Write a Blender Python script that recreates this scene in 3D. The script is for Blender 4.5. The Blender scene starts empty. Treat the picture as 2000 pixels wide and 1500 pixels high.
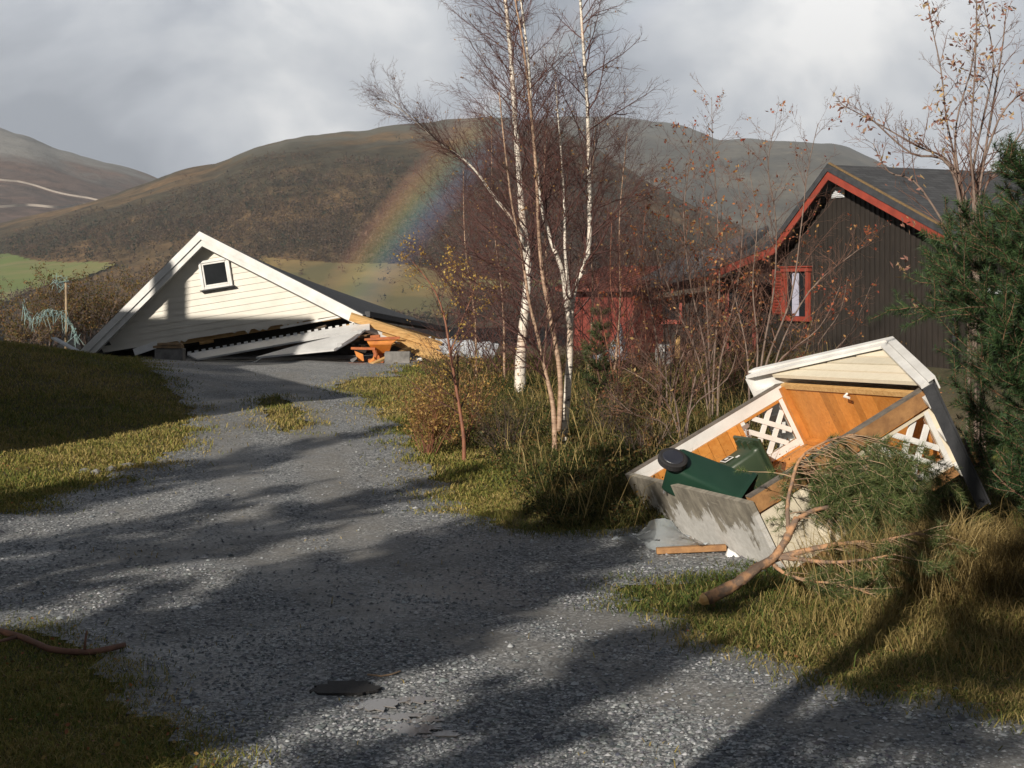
import bpy, math, random
import numpy as np
from mathutils import Vector, Matrix, noise as mnoise
R = math.radians
sc = bpy.context.scene
C = sc.collection
# ---------------------------------------------------------------- camera
F, CH, HY = 2777.0, 2.28, 560.0            # focal length in px of a 2000 px wide frame, eye height, horizon row
cam_d = bpy.data.cameras.new('camera'); cam = bpy.data.objects.new('camera', cam_d); C.objects.link(cam)
cam_d.sensor_width = 36; cam_d.lens = 50; cam_d.shift_y = -0.095
cam_d.clip_start = 0.1; cam_d.clip_end = 20000
cam.location = (0, 0, CH); cam.rotation_euler = (R(90), 0, 0)
sc.camera = cam
# ---------------------------------------------------------------- light
SUN_AZ, SUN_EL = 30.0, 22.0                # the light travels towards +x 30 deg off +y
SKY, SUN, EXPO = 0.05, 5.0, 0.50
sun_d = bpy.data.lights.new('sun', 'SUN'); sun_o = bpy.data.objects.new('sun', sun_d); C.objects.link(sun_o)
sun_d.energy = SUN; sun_d.angle = R(0.5); sun_d.color = (1.0, 0.915, 0.79)
LD = Vector((math.sin(R(SUN_AZ)) * math.cos(R(SUN_EL)), math.cos(R(SUN_AZ)) * math.cos(R(SUN_EL)), -math.sin(R(SUN_EL))))
sun_o.rotation_euler = LD.to_track_quat('-Z', 'Y').to_euler(); sun_o.location = (-10, -20, 20)
w = bpy.data.worlds.new('World'); sc.world = w; w.use_nodes = True
nt = w.node_tree; nt.nodes.clear()
def wn(t, **k):
    n = nt.nodes.new(t)
    for a, b in k.items(): setattr(n, a, b)
    return n
wout = wn('ShaderNodeOutputWorld'); bg = wn('ShaderNodeBackground'); sky = wn('ShaderNodeTexSky')
sky.sky_type = 'NISHITA'; sky.sun_disc = False; sky.sun_elevation = R(SUN_EL); sky.sun_rotation = R(180 + SUN_AZ)
bg.inputs['Strength'].default_value = SKY
tc = wn('ShaderNodeTexCoord'); sep = wn('ShaderNodeSeparateXYZ'); nt.links.new(tc.outputs['Generated'], sep.inputs[0])
mp = wn('ShaderNodeMapping'); mp.inputs['Scale'].default_value = (1, 1, 1.5); mp.inputs['Location'].default_value = (0.55, 0.2, 0.37)
nt.links.new(tc.outputs['Generated'], mp.inputs[0])
n1 = wn('ShaderNodeTexNoise'); n1.inputs['Scale'].default_value = 4.6; n1.inputs['Detail'].default_value = 6; n1.inputs['Roughness'].default_value = .52; n1.inputs['Distortion'].default_value = .35
nt.links.new(mp.outputs[0], n1.inputs[0])
cr = wn('ShaderNodeValToRGB'); cr.color_ramp.elements[0].position = .36; cr.color_ramp.elements[1].position = .62
# cloud radiance (divided by the strength of the background node)
CLD = [(.36, (.24, .275, .335)), (.46, (.43, .465, .525)), (.55, (.64, .665, .70)), (.66, (.98, .975, .965))]
while len(cr.color_ramp.elements) < len(CLD): cr.color_ramp.elements.new(.5)
for e, (p, c) in zip(cr.color_ramp.elements, CLD):
    e.position = p; e.color = (*c, 1)
bx = wn('ShaderNodeMapRange'); bx.inputs[1].default_value = -.4; bx.inputs[2].default_value = .4; nt.links.new(sep.outputs['X'], bx.inputs[0])
bc = wn('ShaderNodeFloatCurve'); cu = bc.mapping.curves[0]      # grey shower left, bright bank left of the middle, even cloud right
for i_, (x_, y_) in enumerate(((0, .39), (.17, .43), (.29, .56), (.40, .57), (.50, .51), (.62, .485), (.8, .515), (1, .50))):
    if i_ in (0,): cu.points[0].location = (x_, y_)
    elif i_ == 7: cu.points[len(cu.points) - 1].location = (x_, y_)
    else: cu.points.new(x_, y_)
bc.mapping.update(); nt.links.new(bx.outputs[0], bc.inputs['Value'])
ba = wn('ShaderNodeMath', operation='ADD'); nt.links.new(n1.outputs[0], ba.inputs[0]); nt.links.new(bc.outputs[0], ba.inputs[1])
bs = wn('ShaderNodeMath', operation='SUBTRACT'); nt.links.new(ba.outputs[0], bs.inputs[0]); bs.inputs[1].default_value = .5
nt.links.new(bs.outputs[0], cr.inputs[0])
vs = wn('ShaderNodeVectorMath', operation='SCALE'); vs.inputs['Scale'].default_value = 1 / SKY
nt.links.new(cr.outputs[0], vs.inputs[0])
# the shower clouds stand in front, over the hills; overhead and behind they fade out
fr = wn('ShaderNodeMapRange'); fr.inputs[1].default_value = -.1; fr.inputs[2].default_value = .55; nt.links.new(sep.outputs['Y'], fr.inputs[0])
el = wn('ShaderNodeMapRange'); el.inputs[1].default_value = .42; el.inputs[2].default_value = .22; nt.links.new(sep.outputs['Z'], el.inputs[0])
mu = wn('ShaderNodeMath', operation='MULTIPLY'); nt.links.new(fr.outputs[0], mu.inputs[0]); nt.links.new(el.outputs[0], mu.inputs[1])
mx = wn('ShaderNodeMix', data_type='RGBA'); nt.links.new(mu.outputs[0], mx.inputs['Factor'])
# dark colour mixed into the unseen sky overhead, added to deepen the shade
dk = wn('ShaderNodeMix', data_type='RGBA'); dk.inputs['Factor'].default_value = .78; dk.inputs[7].default_value = (.040 / SKY, .048 / SKY, .062 / SKY, 1)
nt.links.new(sky.outputs[0], dk.inputs[6]); nt.links.new(dk.outputs[2], mx.inputs[6]); nt.links.new(vs.outputs[0], mx.inputs[7])
nt.links.new(mx.outputs[2], bg.inputs['Color']); nt.links.new(bg.outputs[0], wout.inputs[0])
sc.view_settings.view_transform = 'Standard'; sc.view_settings.look = 'None'; sc.view_settings.gamma = 1
sc.view_settings.exposure = EXPO
sc.render.engine = 'CYCLES'; sc.cycles.max_bounces = 6; sc.cycles.diffuse_bounces = 3; sc.cycles.transparent_max_bounces = 8
sc.cycles.volume_bounces = 0
sc.cycles.use_denoising = True
# ---------------------------------------------------------------- helpers
def at(px, py, Y): return Vector(((px - 1000) / F * Y, Y, CH - (py - HY) / F * Y))
def sm(a, b, x):
    t = min(1, max(0, (x - a) / (b - a))); return t * t * (3 - 2 * t)
def nsm(a, b, x):
    t = np.clip((x - a) / (b - a), 0, 1); return t * t * (3 - 2 * t)
def tag(o, label=None, cat=None, group=None, kind=None):
    if label: o['label'] = label
    if cat: o['category'] = cat
    if group: o['group'] = group
    if kind: o['kind'] = kind
    return o
def empty(name, loc, label, cat, group=None):
    o = bpy.data.objects.new(name, None); C.objects.link(o); o.location = loc; o.empty_display_size = .2
    return tag(o, label, cat, group)
def link(name, me, mats, parent=None, smooth=False):
    for m in (mats if isinstance(mats, (list, tuple)) else [mats]): me.materials.append(m)
    if smooth:
        me.polygons.foreach_set('use_smooth', np.ones(len(me.polygons), bool))
    o = bpy.data.objects.new(name, me); C.objects.link(o)
    if parent is not None:
        o.parent = parent
        if not parent.get('local'):
            o.matrix_parent_inverse = pm(parent).inverted()
    return o
def pm(o):
    m = o.matrix_basis.copy()
    return m if o.parent is None else pm(o.parent) @ o.matrix_parent_inverse @ m
class MB:
    def __init__(s): s.v = []; s.f = []; s.m = []
    def add(s, vs, fs, mi=0):
        b = len(s.v); s.v += [tuple(p) for p in vs]
        for f in fs: s.f.append(tuple(b + i for i in f)); s.m.append(mi)
    def hexa(s, p, mi=0):     # p: 4 bottom (ccw from above), 4 top
        s.add(p, [(3, 2, 1, 0), (4, 5, 6, 7), (0, 1, 5, 4), (1, 2, 6, 5), (2, 3, 7, 6), (3, 0, 4, 7)], mi)
    def box(s, c, sz, M=None, mi=0):
        x, y, z = [a / 2 for a in sz]; c = Vector(c)
        p = [Vector(q) for q in ((-x, -y, -z), (x, -y, -z), (x, y, -z), (-x, y, -z), (-x, -y, z), (x, -y, z), (x, y, z), (-x, y, z))]
        s.hexa([c + (M @ q if M else q) for q in p], mi)
    def prism(s, poly, off, mi=0):
        n = len(poly); off = Vector(off); a = [Vector(p) for p in poly]
        s.add(a + [p + off for p in a], [tuple(range(n - 1, -1, -1)), tuple(range(n, 2 * n))] + [(i, (i + 1) % n, n + (i + 1) % n, n + i) for i in range(n)], mi)
    def beam(s, a, b, wd, ht, up=(0, 0, 1), mi=0):
        a, b = Vector(a), Vector(b); d = (b - a).normalized(); sd = d.cross(Vector(up)).normalized(); u = sd.cross(d)
        sd *= wd / 2; u *= ht / 2
        s.hexa([a - sd - u, a + sd - u, b + sd - u, b - sd - u, a - sd + u, a + sd + u, b + sd + u, b - sd + u], mi)
    def tube(s, pts, rad, n=8, mi=0, cap=True, rough=0.0, seed=0):
        pts = [Vector(p) for p in pts]; rng = random.Random(seed)
        b = len(s.v); k = len(pts); ref = Vector((.31, .17, .93))
        for i, p in enumerate(pts):
            d = (pts[min(i + 1, k - 1)] - pts[max(i - 1, 0)]).normalized()
            x = d.cross(ref)
            if x.length < .1: x = d.cross(Vector((1, 0, 0)))
            x.normalize(); y = d.cross(x); r = rad[i] if isinstance(rad, (list, tuple)) else rad
            for j in range(n):
                t = 2 * math.pi * j / n; q = r * (1 + rough * rng.uniform(-1, 1))
                s.v.append(tuple(p + x * (math.cos(t) * q) + y * (math.sin(t) * q)))
        for i in range(k - 1):
            for j in range(n):
                s.f.append((b + i * n + j, b + i * n + (j + 1) % n, b + (i + 1) * n + (j + 1) % n, b + (i + 1) * n + j)); s.m.append(mi)
        if cap:
            s.f.append(tuple(b + j for j in range(n - 1, -1, -1))); s.m.append(mi)
            s.f.append(tuple(b + (k - 1) * n + j for j in range(n))); s.m.append(mi)
    def build(s, name, mats, parent=None, smooth=False, bevel=0):
        me = bpy.data.meshes.new(name); me.from_pydata(s.v, [], s.f)
        me.polygons.foreach_set('material_index', s.m)
        o = link(name, me, mats, parent, smooth)
        if bevel:
            b = o.modifiers.new('bevel', 'BEVEL'); b.width = bevel; b.segments = 1; b.limit_method = 'ANGLE'; b.angle_limit = R(40)
        return o
def np_mesh(name, V, Fc, mats, parent=None, col=None, smooth=False, mi=None):
    """V (n,3), Fc (m,k) -> one mesh object; col (n,3) point colour attribute"""
    me = bpy.data.meshes.new(name); V = np.ascontiguousarray(V, np.float32); Fc = np.ascontiguousarray(Fc, np.int32)
    m, k = Fc.shape
    me.vertices.add(len(V)); me.vertices.foreach_set('co', V.ravel())
    me.loops.add(m * k); me.loops.foreach_set('vertex_index', Fc.ravel())
    me.polygons.add(m); me.polygons.foreach_set('loop_start', np.arange(0, m * k, k, dtype=np.int32))
    me.update(calc_edges=True)
    if mi is not None: me.polygons.foreach_set('material_index', mi.astype(np.int32))
    if col is not None:
        a = me.color_attributes.new('Col', 'FLOAT_COLOR', 'POINT')
        a.data.foreach_set('color', np.c_[col, np.ones(len(col))].astype(np.float32).ravel())
    return link(name, me, mats, parent, smooth)
# ---------------------------------------------------------------- materials
def newmat(name):
    m = bpy.data.materials.new(name); m.use_nodes = True
    t = m.node_tree; b = t.nodes['Principled BSDF']; return m, t, b
def node(t, ty, **k):
    n = t.nodes.new(ty)
    for a, v in k.items(): setattr(n, a, v)
    return n
def ramp(t, src, stops):
    r = node(t, 'ShaderNodeValToRGB'); e = r.color_ramp.elements
    while len(e) < len(stops): e.new(.5)
    for x, (p, c) in zip(e, stops): x.position = p; x.color = (*c, 1) if len(c) == 3 else c
    t.links.new(src, r.inputs[0]); return r.outputs[0]
def mixc(t, f, a, b, bt='MIX'):
    m = node(t, 'ShaderNodeMix', data_type='RGBA', blend_type=bt)
    for i, v in ((0, f), (6, a), (7, b)):
        if isinstance(v, (int, float)): m.inputs[i].default_value = v
        elif isinstance(v, tuple): m.inputs[i].default_value = (*v, 1)
        else: t.links.new(v, m.inputs[i])
    return m.outputs[2]
def noi(t, scale, detail=4, rough=.55, vec=None, out=0, stretch=None, coord='Object'):
    c = node(t, 'ShaderNodeTexCoord'); n = node(t, 'ShaderNodeTexNoise')
    n.inputs['Scale'].default_value = scale; n.inputs['Detail'].default_value = detail; n.inputs['Roughness'].default_value = rough
    v = c.outputs[coord]
    if stretch is not None:
        mp = node(t, 'ShaderNodeMapping'); mp.inputs['Scale'].default_value = stretch; t.links.new(v, mp.inputs[0]); v = mp.outputs[0]
    t.links.new(v, n.inputs[0]); return n.outputs[out]
def bump(t, b, h, strength=.4, dist=.01):
    n = node(t, 'ShaderNodeBump'); n.inputs['Strength'].default_value = strength; n.inputs['Distance'].default_value = dist
    t.links.new(h, n.inputs['Height']); t.links.new(n.outputs[0], b.inputs['Normal'])
def simple(name, c1, c2=None, scale=6, rough=.7, bmp=0, bscale=40, stretch=None, lo=.35, hi=.65, spec=.5, metal=0):
    m, t, b = newmat(name)
    if c2 is None: c2 = tuple(x * .8 for x in c1)
    n = noi(t, scale, 6, .6, stretch=stretch)
    t.links.new(ramp(t, n, [(lo, c1), (hi, c2)]), b.inputs['Base Color'])
    b.inputs['Roughness'].default_value = rough; b.inputs['Metallic'].default_value = metal; b.inputs['Specular IOR Level'].default_value = spec
    if bmp: bump(t, b, noi(t, bscale, 4, .6, stretch=stretch), bmp)
    return m
def attrmat(name, rough=.8, transl=0, mult=(1, 1, 1), spec=.3):
    m, t, b = newmat(name); a = node(t, 'ShaderNodeAttribute', attribute_name='Col')
    c = mixc(t, 1.0, a.outputs[0], mult, 'MULTIPLY')
    t.links.new(c, b.inputs['Base Color']); b.inputs['Roughness'].default_value = rough; b.inputs['Specular IOR Level'].default_value = spec
    if transl:
        tr = node(t, 'ShaderNodeBsdfTranslucent'); t.links.new(c, tr.inputs[0]); ms = node(t, 'ShaderNodeMixShader'); ms.inputs[0].default_value = transl
        o = t.nodes['Material Output']; t.links.new(b.outputs[0], ms.inputs[1]); t.links.new(tr.outputs[0], ms.inputs[2]); t.links.new(ms.outputs[0], o.inputs[0])
    return m
M = {}
M['white'] = simple('white_paint', (.72, .715, .70), (.58, .57, .55), 3, .5, .1, 60)
M['cream'] = simple('cream_paint', (.64, .61, .545), (.57, .54, .475), 2.5, .55, .12, 50)
M['rawwood'] = simple('raw_wood', (.62, .40, .17), (.44, .25, .09), 5, .65, .2, 30, (1, 6, 6))
M['darkroof'] = simple('dark_roof', (.028, .03, .034), (.05, .052, .058), 7, .75, .3, 60)
M['black'] = simple('black_gap', (.012, .011, .01), (.02, .018, .016), 5, .9)
M['concrete'] = simple('concrete', (.20, .19, .18), (.11, .105, .10), 6, .9, .4, 40)
M['metal'] = simple('galvanised_metal', (.5, .5, .5), (.38, .38, .4), 8, .4, metal=.7)
M['glass'] = simple('dark_glass', (.012, .014, .016), (.02, .022, .025), 3, .06)
M['dirt'] = simple('soil', (.055, .042, .03), (.09, .07, .05), 4, .95, .5, 30)
M['red'] = simple('red_paint', (.30, .050, .028), (.21, .036, .022), 5, .6, .15, 40)
M['darkbark'] = simple('dark_bark', (.10, .068, .052), (.055, .04, .034), 14, .85, .5, 60)
M['twig'] = simple('red_brown_twig', (.105, .042, .034), (.065, .030, .027), 5, .7)
M['greytwig'] = simple('grey_brown_twig', (.21, .155, .125), (.12, .08, .065), 9, .75, .3, 60)
M['redstem'] = simple('reddish_stem', (.25, .10, .05), (.14, .055, .035), 10, .65, .3, 60)
M['leafy'] = attrmat('leaf', .6, .35)
M['needle'] = attrmat('needle', .55, .15)
M['grassm'] = attrmat('grass_blade', .75, .3)
# ---------------------------------------------------------------- the ground
def gz(x, y):
    x = np.asarray(x, float); y = np.asarray(y, float)
    z = .61 * nsm(12, 30, y)
    z = z + .95 * np.exp(-((x + 11) / 2.8) ** 2 / 2 - ((y - 24.6) / 3.1) ** 2 / 2)                    # lawn mound at the left
    z = z + .30 * nsm(.3, 1.8, x + .23 + .115 * (y - 12.9)) * nsm(12.6, 14.4, y + .05 * x) * (.25 + .75 * nsm(23, 18, y)) * nsm(60, 40, y)    # bank right of the drive
    z = z + .38 * nsm(2.6, 4.6, x - .16 * (y - 9)) * nsm(8.2, 10.5, y) * nsm(40, 12, y)
    z = z + .06 * nsm(.2, 2, -x - 1.9 + .0 * y) * nsm(9.2, 7.6, y)
    z = z - 34 * nsm(46, 320, y) - 1.2 * nsm(36, 60, y)
    z = z + .03 * np.sin(x * 1.7 + y * .6) * np.sin(y * 1.1 - x * .4) + .012 * np.sin(3.9 * x + 1) * np.sin(4.3 * y)
    return z
def gp(px, py, off=0.0):
    """point where the sight line through a photo pixel meets the ground (to read the plan off the photo)"""
    Y = 4.0
    while Y < 60:
        p = at(px, py, Y)
        if p.z <= gz(p.x, p.y) + off: break
        Y += .03
    return Vector((p.x, p.y, float(gz(p.x, p.y))))
def grid(x0, x1, nx, y0, y1, ny, fn, ypow=1):
    X, T = np.meshgrid(np.linspace(x0, x1, nx), np.linspace(0, 1, ny) ** ypow); Yv = y0 + (y1 - y0) * T
    V = np.c_[X.ravel(), Yv.ravel(), fn(X, Yv).ravel()]
    i = np.arange((nx - 1) * (ny - 1)); r, c = i // (nx - 1), i % (nx - 1); a = r * nx + c
    return V, np.c_[a, a + 1, a + nx + 1, a + nx]
def in_view(P, margin=.04):
    return np.abs(P[:, 0] / np.maximum(P[:, 1], .1)) < .36 + margin
def fbm(P, s, seed=0):
    x, y = P[:, 0] * s + seed * 3.1, P[:, 1] * s - seed * 1.7
    return (np.sin(x * 1.3 + 2 * np.sin(y * .9 + seed)) + np.sin(y * 1.7 - 1.6 * np.sin(x * .8)) + .6 * np.sin(2.7 * x + 3.1 * y) + .5 * np.sin(5.1 * x - 4.3 * y + seed) + .4 * np.sin(9.7 * y + 7.9 * x)) / 3.5
drive_px = [(330, 742), (392, 800), (392, 862), (330, 905), (215, 945), (60, 992), (-60, 1022), (-420, 1060), (-700, 1150), (-420, 1222), (-60, 1205),
            (60, 1232), (170, 1240), (235, 1275), (225, 1310), (300, 1350), (330, 1390), (400, 1425), (430, 1500), (470, 1700), (1300, 2400), (2600, 2000), (2300, 1500), (2010, 1424), (1880, 1388), (1740, 1366), (1600, 1335), (1450, 1292),
            (1330, 1245), (1240, 1205), (1165, 1160), (1190, 1142), (1300, 1130), (1380, 1128), (1470, 1122), (1480, 1095), (1400, 1060), (1290, 1040), (1180, 1046), (1060, 1048), (950, 1050), (905, 1010), (850, 965), (800, 900), (762, 850), (715, 800), (690, 772), (735, 752), (770, 722), (800, 716)]
drive_poly = np.array([gp(a, b)[:2] for a, b in drive_px] + [(-2.2, 33.8), (-9.6, 33.8), (-8.6, 30.8), (-7.6, 29.6)])
def inside(P, poly):
    x, y = P[:, 0], P[:, 1]; r = np.zeros(len(P), bool); n = len(poly); j = n - 1
    for i in range(n):
        xi, yi = poly[i]; xj, yj = poly[j]
        c = ((yi > y) != (yj > y)) & (x < (xj - xi) * (y - yi) / (yj - yi + 1e-12) + xi); r ^= c; j = i
    return r
def wob(P, a=.10):
    return P + a * np.c_[np.sin(P[:, 1] * 5.1 + 1.3 * np.sin(P[:, 0] * 3.3)) + .6 * np.sin(P[:, 1] * 13 + P[:, 0] * 9), np.sin(P[:, 0] * 4.7 + 1.7 * np.sin(P[:, 1] * 2.9)) + .6 * np.sin(P[:, 0] * 12.1 - P[:, 1] * 8)]
med = [np.array([gp(a, b)[:2] for a, b in q]) for q in (
    [(488, 788), (520, 774), (560, 776), (600, 796), (622, 832), (575, 856), (520, 838)], [(640, 752), (700, 738), (760, 735), (735, 750), (700, 772), (640, 765)])]
def on_drive(P, a=.10):
    Q = wob(P, a); r = inside(Q, drive_poly)
    for m_ in med: r &= ~inside(Q, m_)
    return r
# soil / turf sheet: near ground, then falling into the valley and on to the foot of the hills
m, t, b = newmat('turf_soil')
a1 = ramp(t, noi(t, .9, 6, .6), [(.3, (.060, .058, .020)), (.5, (.095, .078, .030)), (.7, (.125, .094, .042))])
a2 = ramp(t, noi(t, 22, 5, .7), [(.3, (.45, .45, .45)), (.7, (1.2, 1.2, 1.2))])
t.links.new(mixc(t, 1.0, a1, a2, 'MULTIPLY'), b.inputs['Base Color']); b.inputs['Roughness'].default_value = .95
bump(t, b, noi(t, 45, 5, .7), .5, .012); M['turf'] = m
V, Fc = grid(-45, 45, 361, -40, 60, 401, gz)
tag(np_mesh('ground', V, Fc, M['turf'], smooth=True), 'autumn grass and soil ground around the driveway', 'ground', kind='structure')
# gravel driveway
m, t, b = newmat('gravel')
co = node(t, 'ShaderNodeTexCoord')
def vor(scale, feature='F1', out='Color'):
    v = node(t, 'ShaderNodeTexVoronoi', feature=feature); v.inputs['Scale'].default_value = scale; v.inputs['Randomness'].default_value = 1
    t.links.new(co.outputs['Object'], v.inputs['Vector']); return v
v1 = vor(46); v2 = vor(95)
bw = node(t, 'ShaderNodeSeparateColor'); t.links.new(v1.outputs['Color'], bw.inputs[0])
bw2 = node(t, 'ShaderNodeSeparateColor'); t.links.new(v2.outputs['Color'], bw2.inputs[0])
c1 = ramp(t, bw.outputs[0], [(0, (.065, .071, .077)), (.45, (.225, .235, .245)), (.8, (.44, .45, .455)), (1, (.68, .68, .66))])
c2 = ramp(t, bw2.outputs[0], [(0, (.07, .076, .082)), (.6, (.24, .247, .255)), (1, (.46, .46, .455))])
cc = mixc(t, .45, c1, c2)
edge = ramp(t, v1.outputs['Distance'], [(0, (1, 1, 1)), (.55, (.75, .75, .75)), (.8, (.25, .25, .25))])
cc = mixc(t, 1.0, cc, edge, 'MULTIPLY')
dirtm = noi(t, .55, 5, .62, stretch=(1, .55, 1))
packed = mixc(t, .5, (.17, .163, .15), ramp(t, noi(t, 60, 4, .7), [(.35, (.10, .096, .09)), (.65, (.24, .23, .215))]))
pf = ramp(t, dirtm, [(.50, (0, 0, 0)), (.64, (.8, .8, .8))])
tk = node(t, 'ShaderNodeAttribute', attribute_name='Col'); tkm = node(t, 'ShaderNodeMath', operation='MULTIPLY'); t.links.new(tk.outputs[2], tkm.inputs[0]); t.links.new(ramp(t, noi(t, 3.5, 5, .7), [(.35, (.10, .10, .10)), (.62, (.85, .85, .85))]), tkm.inputs[1])
pf = mixc(t, 1.0, pf, tkm.outputs[0], 'LIGHTEN')
cc = mixc(t, pf, cc, packed)
t.links.new(cc, b.inputs['Base Color'])
wet = ramp(t, noi(t, .8, 3, .5), [(.4, (.55, .55, .55)), (.62, (.85, .85, .85))])
t.links.new(wet, b.inputs['Roughness'])
bump(t, b, v1.outputs['Distance'], -.8, .03); M['gravel'] = m
def drive_fn(X, Y): return gz(X, Y) + .018
V, Fc = grid(-9, 8.5, 260, 3.0, 34, 440, drive_fn, 1.0)
cen = V[Fc].mean(1)[:, :2]; kp = on_drive(cen, .06)
for d_ in ((.16, 0), (-.16, 0), (0, .2), (0, -.2)): kp |= on_drive(cen + np.array(d_), .06)
Fc = Fc[kp]
u, inv = np.unique(Fc, return_inverse=True); V = V[u]; Fc = inv.reshape(Fc.shape)
# wheel tracks: compacted fine gravel
TRK = [np.array([gp(a, b)[:2] for a, b in q]) for q in (
    [(2200, 1440), (1700, 1350), (1400, 1270), (1250, 1220), (1000, 1190), (800, 1130), (700, 1050), (640, 930), (610, 850), (590, 780), (560, 730)],
    [(2300, 1560), (1500, 1400), (1200, 1320), (1000, 1270), (750, 1210), (560, 1120), (480, 980), (450, 870), (440, 800), (420, 750)])]
def track(P):
    d = np.full(len(P), 9.0)
    for T_ in TRK:
        for a, b in zip(T_[:-1], T_[1:]):
            e_ = b - a; f_ = np.clip(((P - a) @ e_) / (e_ @ e_), 0, 1); d = np.minimum(d, np.linalg.norm(P - a - f_[:, None] * e_, axis=1))
    return 1 - nsm(.16, .42, d + .08 * fbm(P, 2.0, 6))
tv = track(V[:, :2])
tag(np_mesh('driveway', V, Fc, M['gravel'], col=np.repeat(tv[:, None], 3, 1), smooth=True), 'grey gravel driveway curving up to the collapsed garage', 'driveway', kind='structure')
# loose stones
def stones(n, y0, y1, r0, r1, region, seed):
    g = np.random.default_rng(seed)
    Y = y0 + (y1 - y0) * g.random(n) ** 1.5; X = (g.random(n) * 2 - 1) * .38 * Y; P = np.c_[X, Y]
    P = P[region(P)]; n = len(P)
    s = (r0 + (r1 - r0) * g.random(n) ** 2.2)[:, None, None]
    B = np.array([(0, 0, 1), (1, 0, .1), (.3, .95, 0), (-.8, .6, .1), (-.8, -.6, 0), (.3, -.95, .1), (.1, 0, -1)], float)
    fc = np.array([(0, 1, 2), (0, 2, 3), (0, 3, 4), (0, 4, 5), (0, 5, 1)])
    W = B[None] * (1 + .45 * g.normal(size=(n, 7, 1)).clip(-1, 1)) * np.array([1, 1, .62]); a = g.random(n) * 6.28; ca, sa = np.cos(a)[:, None], np.sin(a)[:, None]
    x = W[:, :, 0] * ca - W[:, :, 1] * sa; y = W[:, :, 0] * sa + W[:, :, 1] * ca
    W = np.stack([x, y, W[:, :, 2]], 2) * s
    W += np.c_[P, gz(P[:, 0], P[:, 1]) + .020][:, None]
    idx = (np.arange(n)[:, None, None] * 7 + fc[None]).reshape(-1, 3)
    v = g.random(n) ** 1.5; col = np.stack([.085 + .36 * v, .093 + .365 * v, .103 + .365 * v], 1) + (g.random((n, 3)) - .5) * .02
    return W.reshape(-1, 3), idx, np.repeat(col.clip(.02, 1), 7, 0)
M['stone'] = attrmat('stone', .6)
def loose(P):
    f = fbm(P, .45, 3) + .35 * fbm(P, 1.3, 5)
    return on_drive(P + np.random.default_rng(4).normal(size=P.shape) * .10) & (np.random.default_rng(3).random(len(P)) < np.clip(.62 + .5 * f - .5 * track(P), .12, 1))
Va, Fa, ca = stones(72000, 6.1, 11.5, .004, .0155, loose, 1)
Vb, Fb, cb = stones(40000, 10, 24, .008, .018, loose, 2); Vc, Fc_, cc_ = stones(450, 6.1, 20, .018, .034, loose, 5)
tag(np_mesh('gravel_stones', np.r_[Va, Vb, Vc], np.r_[Fa, Fb + len(Va), Fc_ + len(Va) + len(Vb)], M['stone'], col=np.r_[ca, cb, cc_]), 'loose grey crushed stones scattered over the driveway', 'gravel', kind='stuff')
# grass blades
def blades(P, h, hv, wd, lean, pal, seed, z0=0.0, wind=(0, 0)):
    g = np.random.default_rng(seed); n = len(P)
    H = h * (1 + hv * (g.random(n) * 2 - 1)) * np.clip(.85 + .55 * fbm(P, 2.3, seed + 2) + .3 * fbm(P, 5.1, seed), .3, 1.9); a = g.random(n) * 6.283; l = lean * (.3 + g.random(n)); dx, dy = np.cos(a) * l + wind[0], np.sin(a) * l + wind[1]
    b = g.random(n) * 6.283; wx, wy = np.cos(b) * wd, np.sin(b) * wd
    z = gz(P[:, 0], P[:, 1]) + z0
    o = np.c_[P, z]
    side = np.c_[wx, wy, np.zeros(n)]
    mid = np.c_[dx * H * .38, dy * H * .38, H * .62]; top = np.c_[dx * H, dy * H, H * (1 - .35 * np.minimum(1.6, l))]
    V = np.stack([o - side, o + side, o + mid + side * .8, o + mid - side * .8, o + top], 1)
    k = np.arange(n)[:, None] * 5
    q = np.concatenate([k + np.array([0, 1, 2]), k + np.array([0, 2, 3]), k + np.array([3, 2, 4])], 0)
    pal = np.asarray(pal); f = np.clip(fbm(P, .8, seed) * .42 + .5 + .28 * g.normal(size=n), 0, .999) * (len(pal) - 1)
    i = f.astype(int); fr_ = (f - i)[:, None]; c = pal[i] * (1 - fr_) + pal[np.minimum(i + 1, len(pal) - 1)] * fr_
    c = c * (.75 + .5 * g.random((n, 1)))
    return V.reshape(-1, 3), q, np.repeat(c, 5, 0)
class Stuff:
    def __init__(s): s.V = []; s.F = []; s.c = []; s.n = 0
    def add(s, V, Fc, c): s.V.append(V); s.F.append(Fc + s.n); s.c.append(c); s.n += len(V)
    def build(s, name, mat, parent=None): return np_mesh(name, np.concatenate(s.V), np.concatenate(s.F), mat, parent, np.concatenate(s.c))
def scatter(n, y0, y1, seed, ypow=1.4, k=.40):
    g = np.random.default_rng(seed); Y = y0 + (y1 - y0) * g.random(n) ** ypow; return np.c_[(g.random(n) * 2 - 1) * k * Y, Y]
GREEN = [(.045, .080, .017), (.085, .120, .024), (.15, .155, .038), (.24, .195, .062), (.32, .245, .10)]
LAWN = [(.10, .13, .026), (.17, .185, .040), (.25, .225, .058), (.33, .255, .085), (.39, .30, .125)]
STRAW = [(.18, .135, .045), (.28, .205, .075), (.38, .28, .115), (.46, .36, .17)]
gr = Stuff()
P = scatter(330000, 6.2, 15.5, 11, 1.25); P = P[~on_drive(P + np.random.default_rng(6).normal(size=P.shape) * (.20 * np.random.default_rng(8).random((len(P), 1)) ** 2 + .04), .12)]
nr = P[:, 0] > 0
gr.add(*blades(P[nr], .058, .7, .0034, 1.15, GREEN, 21)); gr.add(*blades(P[~nr], .05, .6, .003, 1.1, LAWN, 22))
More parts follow.
